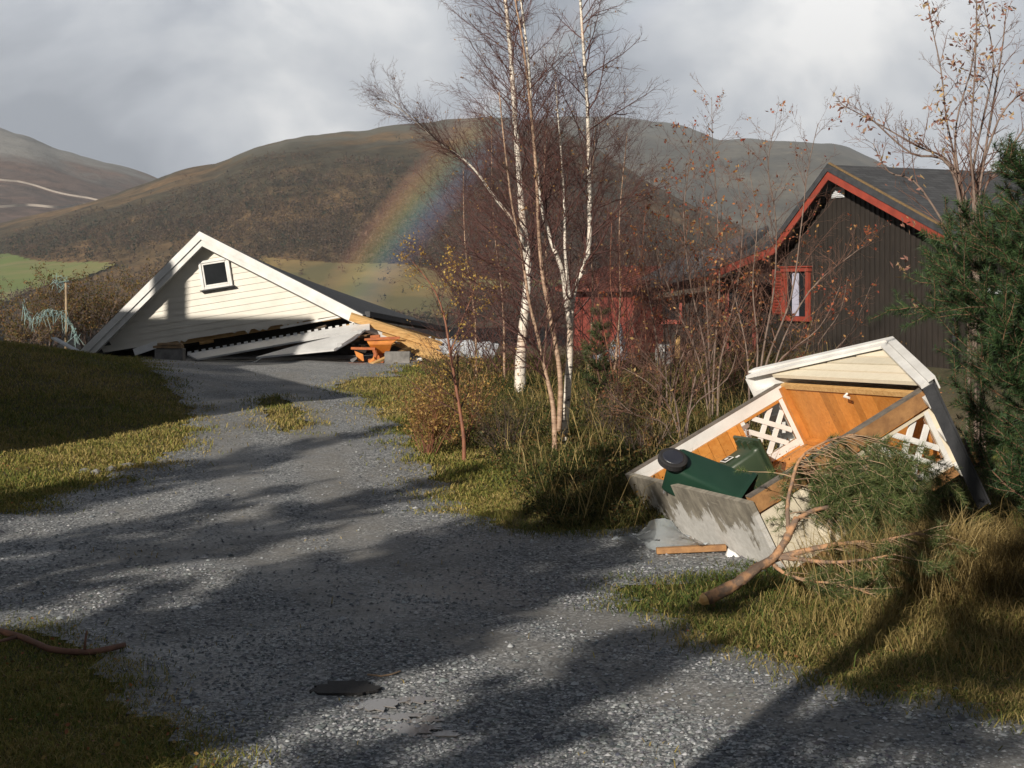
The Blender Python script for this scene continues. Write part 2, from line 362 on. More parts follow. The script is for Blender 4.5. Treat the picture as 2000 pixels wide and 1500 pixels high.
P = scatter(330000, 14, 30, 12, 1.2); P = P[~on_drive(P + np.random.default_rng(6).normal(size=P.shape) * (.30 * np.random.default_rng(8).random((len(P), 1)) ** 2 + .06), .2) & (P[:, 0] < 2.5 - .12 * (P[:, 1] - 14))]
gr.add(*blades(P, .062, .6, .006, 1.1, LAWN, 23))
P = scatter(45000, 6.2, 30, 13, 1.3)
q = on_drive(P, .3) & ~on_drive(P, -.10); e = (fbm(P, 2.2, 9) + .0) > .35
P1 = P[q | (on_drive(P, .1) & e & (np.random.default_rng(1).random(len(P)) < .12))]
gr.add(*blades(P1, .05, .6, .004, .9, LAWN[2:], 24))
tag(gr.build('grass', M['grassm']), 'short yellowing autumn grass on both sides of the driveway', 'grass', kind='stuff')
# rough undergrowth right of the drive, up to the bushes
ug = Stuff()
P = scatter(300000, 13, 30, 14, 1.3); x_e = -.135 * (P[:, 1] - 12.9) + .45
P = P[~on_drive(P, .3) & (P[:, 0] > x_e) & (P[:, 0] < .22 * P[:, 1] + 1)]
ug.add(*blades(P, .17, .8, .0055, .95, [(.022, .036, .010), (.045, .062, .014), (.080, .090, .022), (.13, .115, .034), (.20, .15, .06)], 25))
k = np.random.default_rng(2).random(len(P)) < .03
ug.add(*blades(P[k], .5, .5, .004, .7, STRAW, 26))
def heath(n, seed, hmax, size, pal):
    g_ = np.random.default_rng(seed); P = scatter(n, 13, 30, seed, 1.25); P = P[~on_drive(P, .3) & (P[:, 0] > -.135 * (P[:, 1] - 12.9) + .25) & (P[:, 0] < .24 * P[:, 1] + 1) & in_view(P)]
    f = fbm(P, 1.6, seed); P = P[f + .5 * g_.normal(size=len(P)) > .05]; n = len(P); hh = hmax * np.clip(.55 + .6 * fbm(P, 1.1, seed + 1), .15, 1.2)
    c = np.c_[P, gz(P[:, 0], P[:, 1]) + hh * g_.random(n) ** .6]; a = g_.normal(size=(n, 3)); a /= np.linalg.norm(a, axis=1, keepdims=True); b_ = np.cross(a, g_.normal(size=(n, 3))); b_ /= np.linalg.norm(b_, axis=1, keepdims=True)
    s = size * (.6 + .8 * g_.random((n, 1))); V = np.stack([c, c + a * s * .5 + b_ * s * .3, c + a * s, c + a * s * .5 - b_ * s * .3], 1).reshape(-1, 3)
    pal = np.array(pal); col = pal[g_.integers(0, len(pal), n)] * (.6 + .8 * g_.random((n, 1))); k_ = np.arange(n)[:, None] * 4; ug.add(V, np.r_[k_ + np.array([0, 1, 2]), k_ + np.array([0, 2, 3])], np.repeat(col, 4, 0))
heath(240000, 41, .34, .032, [(.035, .055, .014), (.065, .080, .020), (.05, .042, .018), (.11, .10, .028), (.14, .085, .032), (.022, .036, .012), (.17, .14, .045)])
heath(60000, 42, .55, .035, [(.06, .045, .018), (.11, .06, .022), (.045, .04, .014), (.16, .10, .03)])
tag(ug.build('undergrowth', M['grassm']), 'rough green and brown undergrowth below the birches', 'undergrowth', kind='stuff')
# tall straw grass at the right, round the tipped shelter
st = Stuff()
def blob(n, cx, cy, sx, sy, seed):
    g = np.random.default_rng(seed); return np.c_[g.normal(cx, sx, n), g.normal(cy, sy, n)]
P = np.r_[blob(5500, 3.05, 10.45, .36, .22, 1), blob(1500, 2.62, 10.5, .2, .10, 3)]
P = P[~on_drive(P, .1)]
st.add(*blades(P, .46, .5, .0028, .8, STRAW, 31, wind=(-.12, -.1)))
P = np.r_[blob(240, 2.62, 10.1, .13, .05, 7)]; st.add(*blades(P, .85, .25, .0028, .35, STRAW, 34, wind=(-.05, .1)))
P = np.r_[blob(9000, 3.8, 10.4, .5, .5, 2)]; P = P[~on_drive(P, .1)]
st.add(*blades(P, .32, .6, .003, .9, [(.085, .06, .02), (.14, .10, .035), (.20, .14, .05)], 33))
P = np.r_[blob(12000, 3.3, 9.5, .8, .5, 4)]; P = P[~on_drive(P, .1)]
st.add(*blades(P, .13, .6, .0035, .9, GREEN[1:] + STRAW[:2], 32))
tag(st.build('tall_grass', M['grassm']), 'tall straw coloured grass bent over beside the tipped shelter', 'grass', kind='stuff')
# puddle and a flat dark lid on the drive
def flat_patch(name, px, off, mat, th, label, cat, kind=None, jag=0):
    pts = [gp(a, b_) for a, b_ in px]; zz = sum(p.z for p in pts) / len(pts) + off
    mb = MB(); mb.prism([(p.x, p.y, zz - th) for p in pts][::-1], (0, 0, th)); o = mb.build(name, mat); tag(o, label, cat, kind=kind); return o
m, t, b = newmat('puddle_water'); b.inputs['Base Color'].default_value = (.17, .155, .145, 1); b.inputs['Roughness'].default_value = .04; M['water'] = m  # pale base colour stands in for the sky reflected in the water
g = random.Random(5)
def blobpx(cx, cy, rx, ry, n=40, j=.55):
    o = []
    for i in range(n):
        a = 6.283 * i / n; k = 1 + j * math.sin(3 * a + cx) * .5 + j * g.uniform(-.6, .6); o.append((cx + rx * k * math.cos(a), cy + ry * k * math.sin(a)))
    return o
for i, (cx, cy, rx, ry) in enumerate(((720, 1386, 62, 9), (790, 1378, 60, 6), (770, 1410, 50, 5), (800, 1436, 48, 10), (860, 1445, 40, 4), (835, 1416, 30, 5))):
    flat_patch('puddle', blobpx(cx, cy, rx, ry), .026, M['water'], .004, ['long shallow puddle on the gravel', '', ''][0], 'puddle', 'structure')
M['lid'] = simple('dark_rubber', (.012, .011, .012), (.02, .019, .02), 8, .8, .2, 60)
flat_patch('manhole_cover', blobpx(678, 1355, 62, 14, 40, .22), .034, M['lid'], .012, 'flat dark round cover lying at the puddle in the driveway', 'cover')
# ---------------------------------------------------------------- valley and hills
def hill_mat(name, heath, wood, rock, sc_=.006, rockz=0, path=None):
    m, t, b = newmat(name)
    g1 = noi(t, sc_, 8, .62); g2 = noi(t, sc_ * 9, 6, .7)
    base = mixc(t, ramp(t, g1, [(.43, (0, 0, 0)), (.57, (1, 1, 1))]), heath, wood)
    base = mixc(t, 1.0, base, ramp(t, g2, [(.32, (.45, .45, .45)), (.68, (1.5, 1.5, 1.5))]), 'MULTIPLY')
    geo = node(t, 'ShaderNodeNewGeometry'); s = node(t, 'ShaderNodeSeparateXYZ'); t.links.new(geo.outputs['Position'], s.inputs[0])
    ad = node(t, 'ShaderNodeMath', operation='MULTIPLY_ADD'); t.links.new(noi(t, sc_ * 2, 8, .7), ad.inputs[0]); ad.inputs[1].default_value = rockz * .8; t.links.new(s.outputs[2], ad.inputs[2])
    rk = node(t, 'ShaderNodeMapRange'); rk.inputs[1].default_value = rockz * 1.28; rk.inputs[2].default_value = rockz * 1.5; t.links.new(ad.outputs[0], rk.inputs[0])
    base = mixc(t, rk.outputs[0], base, mixc(t, g2, rock, tuple(c * .5 for c in rock)))
    t.links.new(base, b.inputs['Base Color']); b.inputs['Roughness'].default_value = .95; b.inputs['Specular IOR Level'].default_value = .1
    bump(t, b, g2, .8, 1 / sc_ / 60); return m
def interp(tab, x):
    a = np.array(tab, float); return np.interp(x, a[:, 0], a[:, 1])
def hill(name, sky_px, foot, d0, d1, mat, seed, nu=260, nv=90, rough=1.0, label=''):
    """a hillside: crest heights read from the skyline (photo px -> true height at the crest's distance)"""
    xs = np.linspace(sky_px[0][0], sky_px[-1][0], nu); T = np.linspace(0, 1.25, nv)
    U, TT = np.meshgrid((xs - 1000) / F, T)
    crest = (HY - interp(sky_px, xs)) / F * d1; base = (HY - interp(foot, xs)) / F * d0
    # distances along +y
    D = d0 + (d1 - d0) * TT
    prof = np.where(TT < 1, np.sin(np.minimum(TT, 1) * math.pi / 2) ** 1.25, 1 - (TT - 1) * 1.4)
    Z = CH + base[None] + (crest - base)[None] * prof
    X = U * D
    amp = (d1 / 2200) * 16 * rough
    nz = np.zeros_like(Z)
    for k, (s_, a_) in enumerate(((420, 1), (190, .6), (80, .38), (36, .2))):
        s_ = s_ * d1 / 2200
        nz += a_ * np.array([mnoise.noise(Vector((x / s_ + seed, y / s_, k * 7.1))) for x, y in zip(X.ravel(), D.ravel())]).reshape(Z.shape)
    Z = Z + amp * nz * np.clip(TT * 3, 0, 1) * np.where(TT > .92, .35, 1)
    V = np.c_[X.ravel(), D.ravel(), Z.ravel()]
    nx = nu; i = np.arange((nx - 1) * (nv - 1)); r, c = i // (nx - 1), i % (nx - 1); a = r * nx + c
    o = np_mesh(name, V, np.c_[a, a + 1, a + nx + 1, a + nx], mat, smooth=True); tag(o, label, 'hill', kind='structure')
    return X, D, Z
# valley floor sheet from the near slope to the feet of the hills
def vz(X, Y): return np.where(Y < 320, gz(0 * X + 30, Y) - .6, -35.5 + 40 * nsm(420, 1100, Y) + 30 * nsm(1000, 4200, Y)) 
M['valley'] = hill_mat('valley_heath', (.20, .145, .06), (.12, .105, .045), (.10, .09, .07), .012, 4000)
V, Fc = grid(-4200, 4200, 160, 58, 5200, 120, lambda X, Y: vz(X, Y) - .5, 2.2)
tag(np_mesh('valley', V, Fc, M['valley'], smooth=True), 'brown valley floor beyond the driveway crest', 'valley', kind='structure')
M['hillA'] = hill_mat('far_heath', (.17, .105, .080), (.10, .070, .060), (.34, .33, .31), .0035, 215)
M['hillB'] = hill_mat('wood_heath', (.165, .105, .052), (.060, .052, .034), (.17, .165, .135), .0060, 128)
M['hillC'] = hill_mat('grey_heath', (.13, .115, .085), (.075, .070, .055), (.17, .17, .15), .004, 400)
SKA = [(-500, 330), (-250, 250), (-60, 255), (0, 266), (50, 279), (85, 292), (120, 306), (180, 324), (250, 344), (310, 363), (420, 400), (520, 430)]
hA = hill('hills', SKA, [(-500, 520), (520, 520)], 1500, 3300, M['hillA'], 3.3, 160, 70, .9, 'far heath covered mountain slope at the left with pale rock near its crest')
SKB = [(-500, 470), (-200, 455), (0, 440), (60, 430), (140, 412), (230, 392), (300, 370), (340, 358), (420, 342), (500, 306), (560, 286), (620, 279), (700, 270), (740, 262), (800, 256), (860, 250), (920, 248), (1000, 252), (1080, 262), (1160, 300), (1260, 360), (1400, 430), (1600, 500)]
XA, DA, ZA = hA
XB, DB, ZB = hill('hills', SKB, [(-500, 650), (0, 645), (500, 640), (1000, 640), (1600, 640)], 620, 1500, M['hillB'], 1.7, 300, 110, .8, 'broad brown wooded hill behind the collapsed garage')
SKC = [(500, 420), (700, 380), (850, 318), (950, 280), (1040, 262), (1120, 254), (1200, 258), (1300, 263), (1350, 272), (1400, 291), (1450, 289), (1550, 288), (1620, 290), (1660, 303), (1710, 324), (1800, 372), (1900, 420), (2100, 480), (2500, 520)]
hill('hills', SKC, [(500, 540), (2500, 540)], 2000, 4400, M['hillC'], 9.1, 220, 80, .8, 'grey hazy hill at the right behind the dark cabin')
# green fields on the lower slope
def slopez(x, y):
    i = np.argmin((XB - x) ** 2 + (DB - y) ** 2); return ZB.ravel()[i]
def field(name, px, mat, label, lift=1.2):
    """a field lying on the wooded hill's lower slope; its outline is read off the photo and dropped onto the slope"""
    from mathutils.bvhtree import BVHTree
    n = XB.shape; vs = [Vector(p) for p in zip(XB.ravel(), DB.ravel(), ZB.ravel())]
    fs = [(r * n[1] + c, r * n[1] + c + 1, (r + 1) * n[1] + c + 1, (r + 1) * n[1] + c) for r in range(n[0] - 1) for c in range(n[1] - 1)]
    field.bvh = getattr(field, 'bvh', None) or BVHTree.FromPolygons(vs, fs)
    o = Vector((0, 0, CH)); pts = []
    for a, b_ in px:
        h = field.bvh.ray_cast(o, (at(a, b_, 1000) - o).normalized())[0]
        if h is not None: pts.append((h.x, h.y))
    P = np.array(pts); lo, hi = P.min(0), P.max(0); nx = 60; ny = 60
    X, Y = np.meshgrid(np.linspace(lo[0], hi[0], nx), np.linspace(lo[1], hi[1], ny)); Z = np.zeros_like(X)
    for k in range(X.size):
        h = field.bvh.ray_cast(Vector((X.flat[k], Y.flat[k], 900)), Vector((0, 0, -1)))[0]; Z.flat[k] = (h.z if h else -50) + lift
    i = np.arange((nx - 1) * (ny - 1)); r, c = i // (nx - 1), i % (nx - 1); a = r * nx + c; Fq = np.c_[a, a + 1, a + nx + 1, a + nx]
    V = np.c_[X.ravel(), Y.ravel(), Z.ravel()]; Fq = Fq[inside(V[Fq].mean(1)[:, :2], P)]
    u, inv = np.unique(Fq, return_inverse=True)
    tag(np_mesh(name, V[u], inv.reshape(Fq.shape), mat, smooth=True), label, 'field', kind='structure')
    return P
M['field'] = simple('field_grass', (.13, .175, .040), (.22, .20, .075), .012, .95, stretch=(1, 2.5, 1), lo=.42, hi=.58)
M['meadow'] = simple('dry_meadow', (.24, .165, .060), (.12, .105, .040), .014, .95, lo=.42, hi=.58)
fieldA = field('field', [(-60, 500), (0, 497), (40, 505), (90, 514), (160, 516), (225, 520), (190, 535), (150, 552), (90, 560), (50, 575), (0, 600), (-60, 600)], M['field'], 'green field')
fieldB = field('field', [(505, 505), (560, 512), (640, 516), (700, 520), (745, 518), (800, 522), (860, 535), (900, 600), (860, 625), (760, 622), (640, 600), (560, 560), (520, 530)], M['meadow'], 'dry meadow')
fieldC = field('field', [(800, 558), (1000, 552), (1150, 556), (1150, 568), (900, 570), (800, 568)], M['field'], 'green field')
# gravel tracks on the far slope
def far_track(px, wd):
    from mathutils.bvhtree import BVHTree
    n = XA.shape; vs = [Vector(p) for p in zip(XA.ravel(), DA.ravel(), ZA.ravel())]
    bv = BVHTree.FromPolygons(vs, [(r * n[1] + c, r * n[1] + c + 1, (r + 1) * n[1] + c + 1, (r + 1) * n[1] + c) for r in range(n[0] - 1) for c in range(n[1] - 1)])
    o = Vector((0, 0, CH)); V = []
    for k in range(60):
        f = k / 59 * (len(px) - 1); i = min(int(f), len(px) - 2); a, b_ = [px[i][q] + (px[i + 1][q] - px[i][q]) * (f - i) for q in (0, 1)]
        h = bv.ray_cast(o, (at(a, b_ + 1.3 * math.sin(k * .22), 1000) - o).normalized())[0]
        if h: V.append(h)
    P_ = [(h + Vector((0, 0, wd * s + 5)), ) for i, h in enumerate(V) for s in (-1, 1)]
    me = bpy.data.meshes.new('path'); me.from_pydata([tuple(p[0] - LDH * 14) for p in P_], [], [(2 * i, 2 * i + 2, 2 * i + 3, 2 * i + 1) for i in range(len(V) - 1)]); tag(link('path', me, M['track']), 'pale track crossing the far heath slope', 'path', kind='structure')
LDH = Vector((0, 1, 0)); M['track'] = simple('pale_track', (.42, .37, .32), (.32, .28, .24), .02, .95)
far_track([(-40, 352), (40, 362), (100, 378), (160, 392), (210, 402)], 1.3); far_track([(-40, 412), (60, 410), (130, 412), (200, 406)], 1.6)
# bare birch wood over the hill: one mass of twiggy crowns
def woods(n, seed, keep, hgt, pal, name, label):
    g = np.random.default_rng(seed); nv, nu = XB.shape
    fu = g.random(n) * (nu - 2); fv = (g.random(n) ** 1.3) * 86 + .5
    i, j = fu.astype(int), fv.astype(int); a, b_ = fu - i, fv - j
    def L(A): return (A[j, i] * (1 - a) + A[j, i + 1] * a) * (1 - b_) + (A[j + 1, i] * (1 - a) + A[j + 1, i + 1] * a) * b_
    P = np.c_[L(XB), L(DB), L(ZB)]
    px = 1000 + P[:, 0] / P[:, 1] * F; k = (px > -80) & (px < 2080)
    for f in (fieldA, fieldB, fieldC): k &= ~(inside(P[:, :2], f) & (g.random(n) > (.012 if f is fieldA else .05)))
    dens = np.clip(.55 + .8 * fbm(P[:, :2], .009, seed) - 1.25 * np.clip((fv - 30) / 40, 0, 1), 0.0, 1); k &= g.random(n) < dens
    P = P[k]; n = len(P); T = 15
    H = hgt * (.55 + .8 * g.random(n)); Wd = H * (.26 + .12 * g.random(n))
    d = g.normal(size=(n, T, 3)); d /= np.linalg.norm(d, axis=2, keepdims=True); d *= g.random((n, T, 1)) ** .33
    cpos = P[:, None] + d * np.stack([Wd, Wd, H * .5], 1)[:, None] + np.array([0, 0, 1])[None, None] * (H * .48)[:, None, None]
    e1 = g.normal(size=(n, T, 3)) * (Wd * .28)[:, None, None]; e2 = g.normal(size=(n, T, 3)) * (H * .12)[:, None, None]
    V = np.stack([cpos, cpos + e1, cpos + e2], 2).reshape(-1, 3)
    pal = np.array(pal); c = pal[g.integers(0, len(pal), n)] * (.7 + .6 * g.random((n, 1)))
    tag(np_mesh(name, V, np.arange(len(V)).reshape(-1, 3), M['leafy'], col=np.repeat(c, T * 3, 0)), label, 'woodland', kind='stuff')
woods(80000, 4, None, 5.5, [(.105, .068, .048), (.088, .058, .042), (.12, .075, .048), (.075, .058, .040), (.115, .082, .042)], 'birch_wood', 'bare brown birch wood covering the hill behind the garage')
woods(9000, 5, None, 6.5, [(.030, .042, .022), (.024, .034, .020)], 'pine_wood', 'scattered dark conifers in the birch wood on the hill')
# rainbow: light thrown back by the shower in front of the hill, 42 degrees round the point opposite the sun
def rainbow():
    ax = LD.normalized(); e1 = ax.cross(Vector((0, 0, 1))).normalized(); e2 = e1.cross(ax); RAD = 520.0
    o = Vector((0, 0, CH)); V = []; UV = []; nr_, ns = 24, 240; a0, a1 = R(40.2), R(42.9)
    ang = [R(95) + R(95) * i / (ns - 1) for i in range(ns)]
    for t_ in ang:
        for k in range(nr_):
            a = a0 + (a1 - a0) * k / (nr_ - 1)
            d = ax * math.cos(a) + (e1 * math.cos(t_) + e2 * math.sin(t_)) * math.sin(a)
            V.append(o + d * RAD); UV.append((k / (nr_ - 1), d.z))
    fs = [(i * nr_ + k, i * nr_ + k + 1, (i + 1) * nr_ + k + 1, (i + 1) * nr_ + k) for i in range(ns - 1) for k in range(nr_ - 1)]
    # only above the valley floor
    keep = [f for f in fs if V[f[0]].z > -30 and V[f[2]].z > -30]
    me = bpy.data.meshes.new('rainbow'); me.from_pydata([tuple(v) for v in V], [], keep)
    uv = me.uv_layers.new(name='bow')
    for l in me.loops: uv.data[l.index].uv = UV[l.vertex_index]
    m, t, b = newmat('rainbow_light'); t.nodes.remove(b); out = t.nodes['Material Output']
    u = node(t, 'ShaderNodeUVMap', uv_map='bow'); s = node(t, 'ShaderNodeSeparateXYZ'); t.links.new(u.outputs[0], s.inputs[0])
    col = ramp(t, s.outputs[0], [(0, (0, 0, 0)), (.14, (.12, .10, .19)), (.30, (.13, .20, .34)), (.46, (.17, .34, .29)), (.60, (.36, .36, .15)), (.74, (.50, .30, .12)), (.86, (.34, .15, .09)), (1, (0, 0, 0))])
    fade = ramp(t, s.outputs[1], [(0, (.45, .45, .45)), (.02, (.8, .8, .8)), (.06, (1, 1, 1)), (.10, (.75, .75, .75)), (.125, (.40, .40, .40)), (.2, (.25, .25, .25))])
    em = node(t, 'ShaderNodeEmission'); em.inputs[1].default_value = .20; t.links.new(mixc(t, 1.0, col, fade, 'MULTIPLY'), em.inputs[0])
    tr = node(t, 'ShaderNodeBsdfTransparent'); ad = node(t, 'ShaderNodeAddShader'); t.links.new(em.outputs[0], ad.inputs[0]); t.links.new(tr.outputs[0], ad.inputs[1]); t.links.new(ad.outputs[0], out.inputs[0])
    tag(link('rainbow', me, m), 'faint rainbow arching up in front of the brown hill', 'rainbow')
rainbow()
# the shower's air
mb = MB(); mb.box((0, 2300, 400), (9600, 6400, 1000)); 
m, t, b = newmat('air'); t.nodes.remove(b); pv = node(t, 'ShaderNodeVolumePrincipled'); pv.inputs['Color'].default_value = (.86, .92, 1, 1); pv.inputs['Density'].default_value = .00015; pv.inputs['Anisotropy'].default_value = .1
t.links.new(pv.outputs[0], t.nodes['Material Output'].inputs['Volume'])
tag(mb.build('haze', m), 'thin grey shower air in front of the hills', 'haze', kind='stuff')
# ---------------------------------------------------------------- collapsed garage
M['porch0'] = simple('grey_old_board', (.15, .11, .075), (.07, .055, .042), 6, .85)
M['rust0'] = simple('dark_pine_board', (.22, .11, .045), (.12, .065, .03), 6, .8)
def garage():
    Y0 = 32.0; O = at(390, 452, Y0); a = R(9)
    S = Vector((math.cos(a), 0, math.sin(a))); H = Vector((-math.sin(a), 0, math.cos(a))); N = Vector((0, -1, 0))
    L = lambda s, h, n=0: O + S * s + H * h + N * n          # garage frame: along the wall, up the wall, out of the wall
    root = empty('collapsed_garage', (O.x, Y0, float(gz(O.x, Y0))), 'collapsed white garage, its gable sunk to the ground and tilted', 'garage')
    tp = math.tan(R(36)); hw = 3.27; hb = -hw * tp; fw = .27
    # cladding: lapped boards, each cut to the gable
    mb = MB(); step = .145; h0 = hb + .02; k = 0
    jag = random.Random(3)
    while h0 < -.30:
        h1 = min(h0 + step, -.26); top = -.24
        e = lambda h: (top - h) / tp
        x0a, x1a, x0b, x1b = -e(h0), e(h0), -e(h1), e(h1)
        if h0 < hb + .2: x0a += .25
        mb.hexa([L(x0a, h0, -.36 + .017), L(x1a, h0, -.36 + .017), L(x1a, h0, -.40), L(x0a, h0, -.40), L(x0b, h1, -.36 + .002), L(x1b, h1, -.36 + .002), L(x1b, h1, -.40), L(x0b, h1, -.40)])
        h0 += step
    mb.build('wall', M['cream'], root)
    # corner sag: strip hanging off the wall foot
    mb = MB(); mb.beam(at(262, 688, 31.5), at(308, 672, 31.5), .02, .16); mb.build('torn_cladding', M['white'], root)
    # barge boards
    for sg, nm in ((-1, 'barge_board'), (1, 'barge_board')):
        mb = MB(); d = Vector
        ex = hw + .06
        for (o0, o1, n0, n1) in ((0.0, .15, .0, .03), (.13, fw, -.035, -.005)):
            p = [L(0, -o0 / math.cos(R(36)), 0), L(sg * ex, -ex * tp - o0 / math.cos(R(36)), 0), L(sg * ex, -ex * tp - o1 / math.cos(R(36)), 0), L(0, -o1 / math.cos(R(36)), 0)]
            p = [q + N * n0 for q in p]
            if sg < 0: p = p[::-1]
            mb.prism(p[::-1], N * (n1 - n0))
        mb.build(nm, M['white'], root)
    # soffit board under each verge
    mb = MB()
    for sg in (-1, 1):
        ex = hw; q = -.245 / math.cos(R(36))
        p = [L(0, q, -.01), L(sg * ex, -ex * tp + q, -.01), L(sg * ex, -ex * tp + q, -.38), L(0, q, -.38)]
        mb.prism(p if sg > 0 else p[::-1], H * .02)
    mb.build('soffit', M['white'], root)
    # roof: the back of it has sunk further than the gable
    def sheet(name, q, th, mat, n=26, rib=.018, axis=0):
        """ribbed sheet between four corners q (a,b,c,d)"""
        mb = MB(); A, B, Cc, D = [Vector(p) for p in q]; nrm = (B - A).cross(D - A).normalized()
        if nrm.z < 0: nrm = -nrm
        for i in range(n):
            t0, t1 = i / n, (i + .96) / n
            if axis == 0: p = [A.lerp(D, t0), B.lerp(Cc, t0), B.lerp(Cc, t1), A.lerp(D, t1)]
            else: p = [A.lerp(B, t0), A.lerp(B, t1), D.lerp(Cc, t1), D.lerp(Cc, t0)]
            lift = [nrm * rib, nrm * rib, nrm * 0, nrm * 0] if axis == 0 else [nrm * 0] * 4
            p = [x + y for x, y in zip(p, lift)]
            if (p[1] - p[0]).cross(p[3] - p[0]).z < 0: p = p[::-1]
            mb.prism([x - nrm * th for x in p], nrm * th)
        return mb.build(name, mat, root)
    fl, fr_, fa = L(-hw - .1, -(hw + .1) * tp, .0), L(hw + .1, -(hw + .1) * tp, .0), L(0, .0, .0)
    ba = at(470, 502, 39); br = at(872, 643, 39); bl = at(200, 705, 39); 
    up = Vector((0, 0, .02))
    sheet('roof_slope', (fa + up, ba, br, fr_ + up), .10, M['darkroof'], 30, .02, 1)
    sheet('roof_slope', (fa + up, ba, bl, fl + up), .10, M['darkroof'], 30, .02, 1)
    mb = MB(); mb.beam(fr_ + Vector((.06, .05, .03)), br, .12, .12); mb.build('gutter', M['darkroof'], root)
    # window
    c = L(.14 + .0, -.98, -.36); W_, Hh = .70, .66
    mb = MB(); M3 = Matrix((S, -N, H)).transposed(); t_ = .06
    for sx in (-1, 1): mb.box(c + S * sx * (W_ / 2 - t_ / 2) + N * .03, (t_, .1, Hh), M3)
    for sz in (-1, 1): mb.box(c + H * sz * (Hh / 2 - t_ / 2) + N * .03, (W_ - 2 * t_, .1, t_), M3)
    wf = mb.build('window', M['white'], root, bevel=.008)
    mb = MB()
    for sx in (-1, 1): mb.box(c + S * sx * (W_ / 2 - t_ - .022) + N * .025, (.04, .06, Hh - 2 * t_), M3)
    for sz in (-1, 1): mb.box(c + H * sz * (Hh / 2 - t_ - .022) + N * .035, (W_ - 2 * t_ - .084, .06, .04), M3)
    mb.build('sash', M['white'], wf, bevel=.006)
    mb = MB(); mb.box(c + N * .03, (W_ - 2 * t_ - .07, .012, Hh - 2 * t_ - .07), M3); mb.build('pane', M['glass'], wf)
    mb = MB(); mb.box(c - H * (Hh / 2 + .012) + N * .07, (W_ + .08, .14, .025), M3); mb.build('sill', M['darkroof'], wf)
    # broken floor joists / tie beams under the torn edge
    mb = MB()
    mb.beam(L(-1.7, hb - .02, -.55), L(2.9, hb + .0, -.5), .05, .12); mb.build('tie_beam', M['rawwood'], root)
    mb = MB(); mb.beam(L(1.4, hb - .05, -.34), L(2.85, hb - .01, -.33), .03, .05); mb.build('batten', M['white'], root)
    # eave rafters torn out on the right
    mb = MB(); mb.beam(at(684, 618, 31.8), at(862, 676, 31.9), .10, .17, up=(.3, -.4, .9)); mb.build('rafter', M['rawwood'], root)
    mb = MB(); mb.beam(at(692, 632, 31.9), at(868, 694, 31.9), .30, .03, up=(.2, -.5, .85)); mb.build('soffit_board', M['white'], root)
    mb = MB(); mb.beam(at(735, 643, 32.0), at(868, 700, 31.7), .28, .05, up=(.2, -.5, .85)); mb.build('soffit_board', M['rawwood'], root)
    mb = MB(); mb.beam(at(700, 622, 32.3), at(880, 672, 35.5), .12, .14); mb.build('wall_plate', M['rawwood'], root)
    for i, (x, y, x2, y2) in enumerate(((742, 655, 860, 706), (770, 668, 880, 704))):
        mb = MB(); mb.beam(at(x, y, 32.0 + i * .3), at(x2, y2, 31.5 + i * .3), .05, .15, up=(.2, -.5, .85)); mb.build('rafter', M['rawwood'], root)
    gq = random.Random(12)
    for i in range(14):
        x = gq.uniform(380, 680); y = 668 - (x - 380) * .10 + gq.uniform(2, 30); a_ = gq.uniform(-.5, .25); l = gq.uniform(25, 90)
        mb = MB(); mb.beam(at(x, y, 32.5 + gq.uniform(-.2, .5)), at(x + l, y - l * .16 + a_ * l * .4, 32.4 + gq.uniform(-.3, .4)), gq.uniform(.03, .09), gq.uniform(.03, .10), up=(.1, -.6, .8)); mb.build('broken_board', M[gq.choice(['rawwood', 'porch0', 'porch0', 'rust0'])], root)
    for i in range(9):
        x = gq.uniform(690, 850); y = 690 + gq.uniform(-22, 16); l = gq.uniform(12, 45)
        mb = MB(); mb.beam(at(x, y, 32.3 + gq.uniform(-.5, .6)), at(x + l, y + gq.uniform(-.5, .35) * l, 32.2 + gq.uniform(-.5, .5)), gq.uniform(.03, .1), gq.uniform(.025, .06), up=(.1, -.6, .8)); mb.build('broken_board', M[gq.choice(['rawwood', 'porch0', 'white'])], root)
    # torn edge of the cladding
    for i in range(12):
        s_ = gq.uniform(-2.6, 2.7); mb = MB(); w_ = gq.uniform(.08, .3); h_ = gq.uniform(.03, .10); mb.prism([L(s_, hb + .03, -.362), L(s_ + w_ * .5, hb + .02 - h_, -.358), L(s_ + w_, hb + .03, -.362)], N * .014); mb.build('splinter', M['cream'], root)
    # dark wall panels added to close the inside and stand in for its shade
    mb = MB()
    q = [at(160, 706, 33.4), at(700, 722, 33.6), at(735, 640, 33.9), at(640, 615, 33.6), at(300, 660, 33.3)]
    mb.prism(q, (0, .12, 0)); mb.build('dark_backing_wall', simple('dark_panel', (.045, .032, .024), (.02, .016, .014), 1.5, .9), root)
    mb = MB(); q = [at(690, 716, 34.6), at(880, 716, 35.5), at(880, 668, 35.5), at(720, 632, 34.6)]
    mb.prism(q, (0, .12, 0)); mb.build('dark_backing_wall', simple('inner_wall', (.10, .06, .035), (.05, .035, .025), 3, .9), root)
    # foundation
    mb = MB(); z = float(gz(-6, 32.5)) - .3
    mb.box((-6.2, 35.5, z), (7.6, 7.2, .68)); mb.build('floor_slab', M['concrete'], root)
garage()
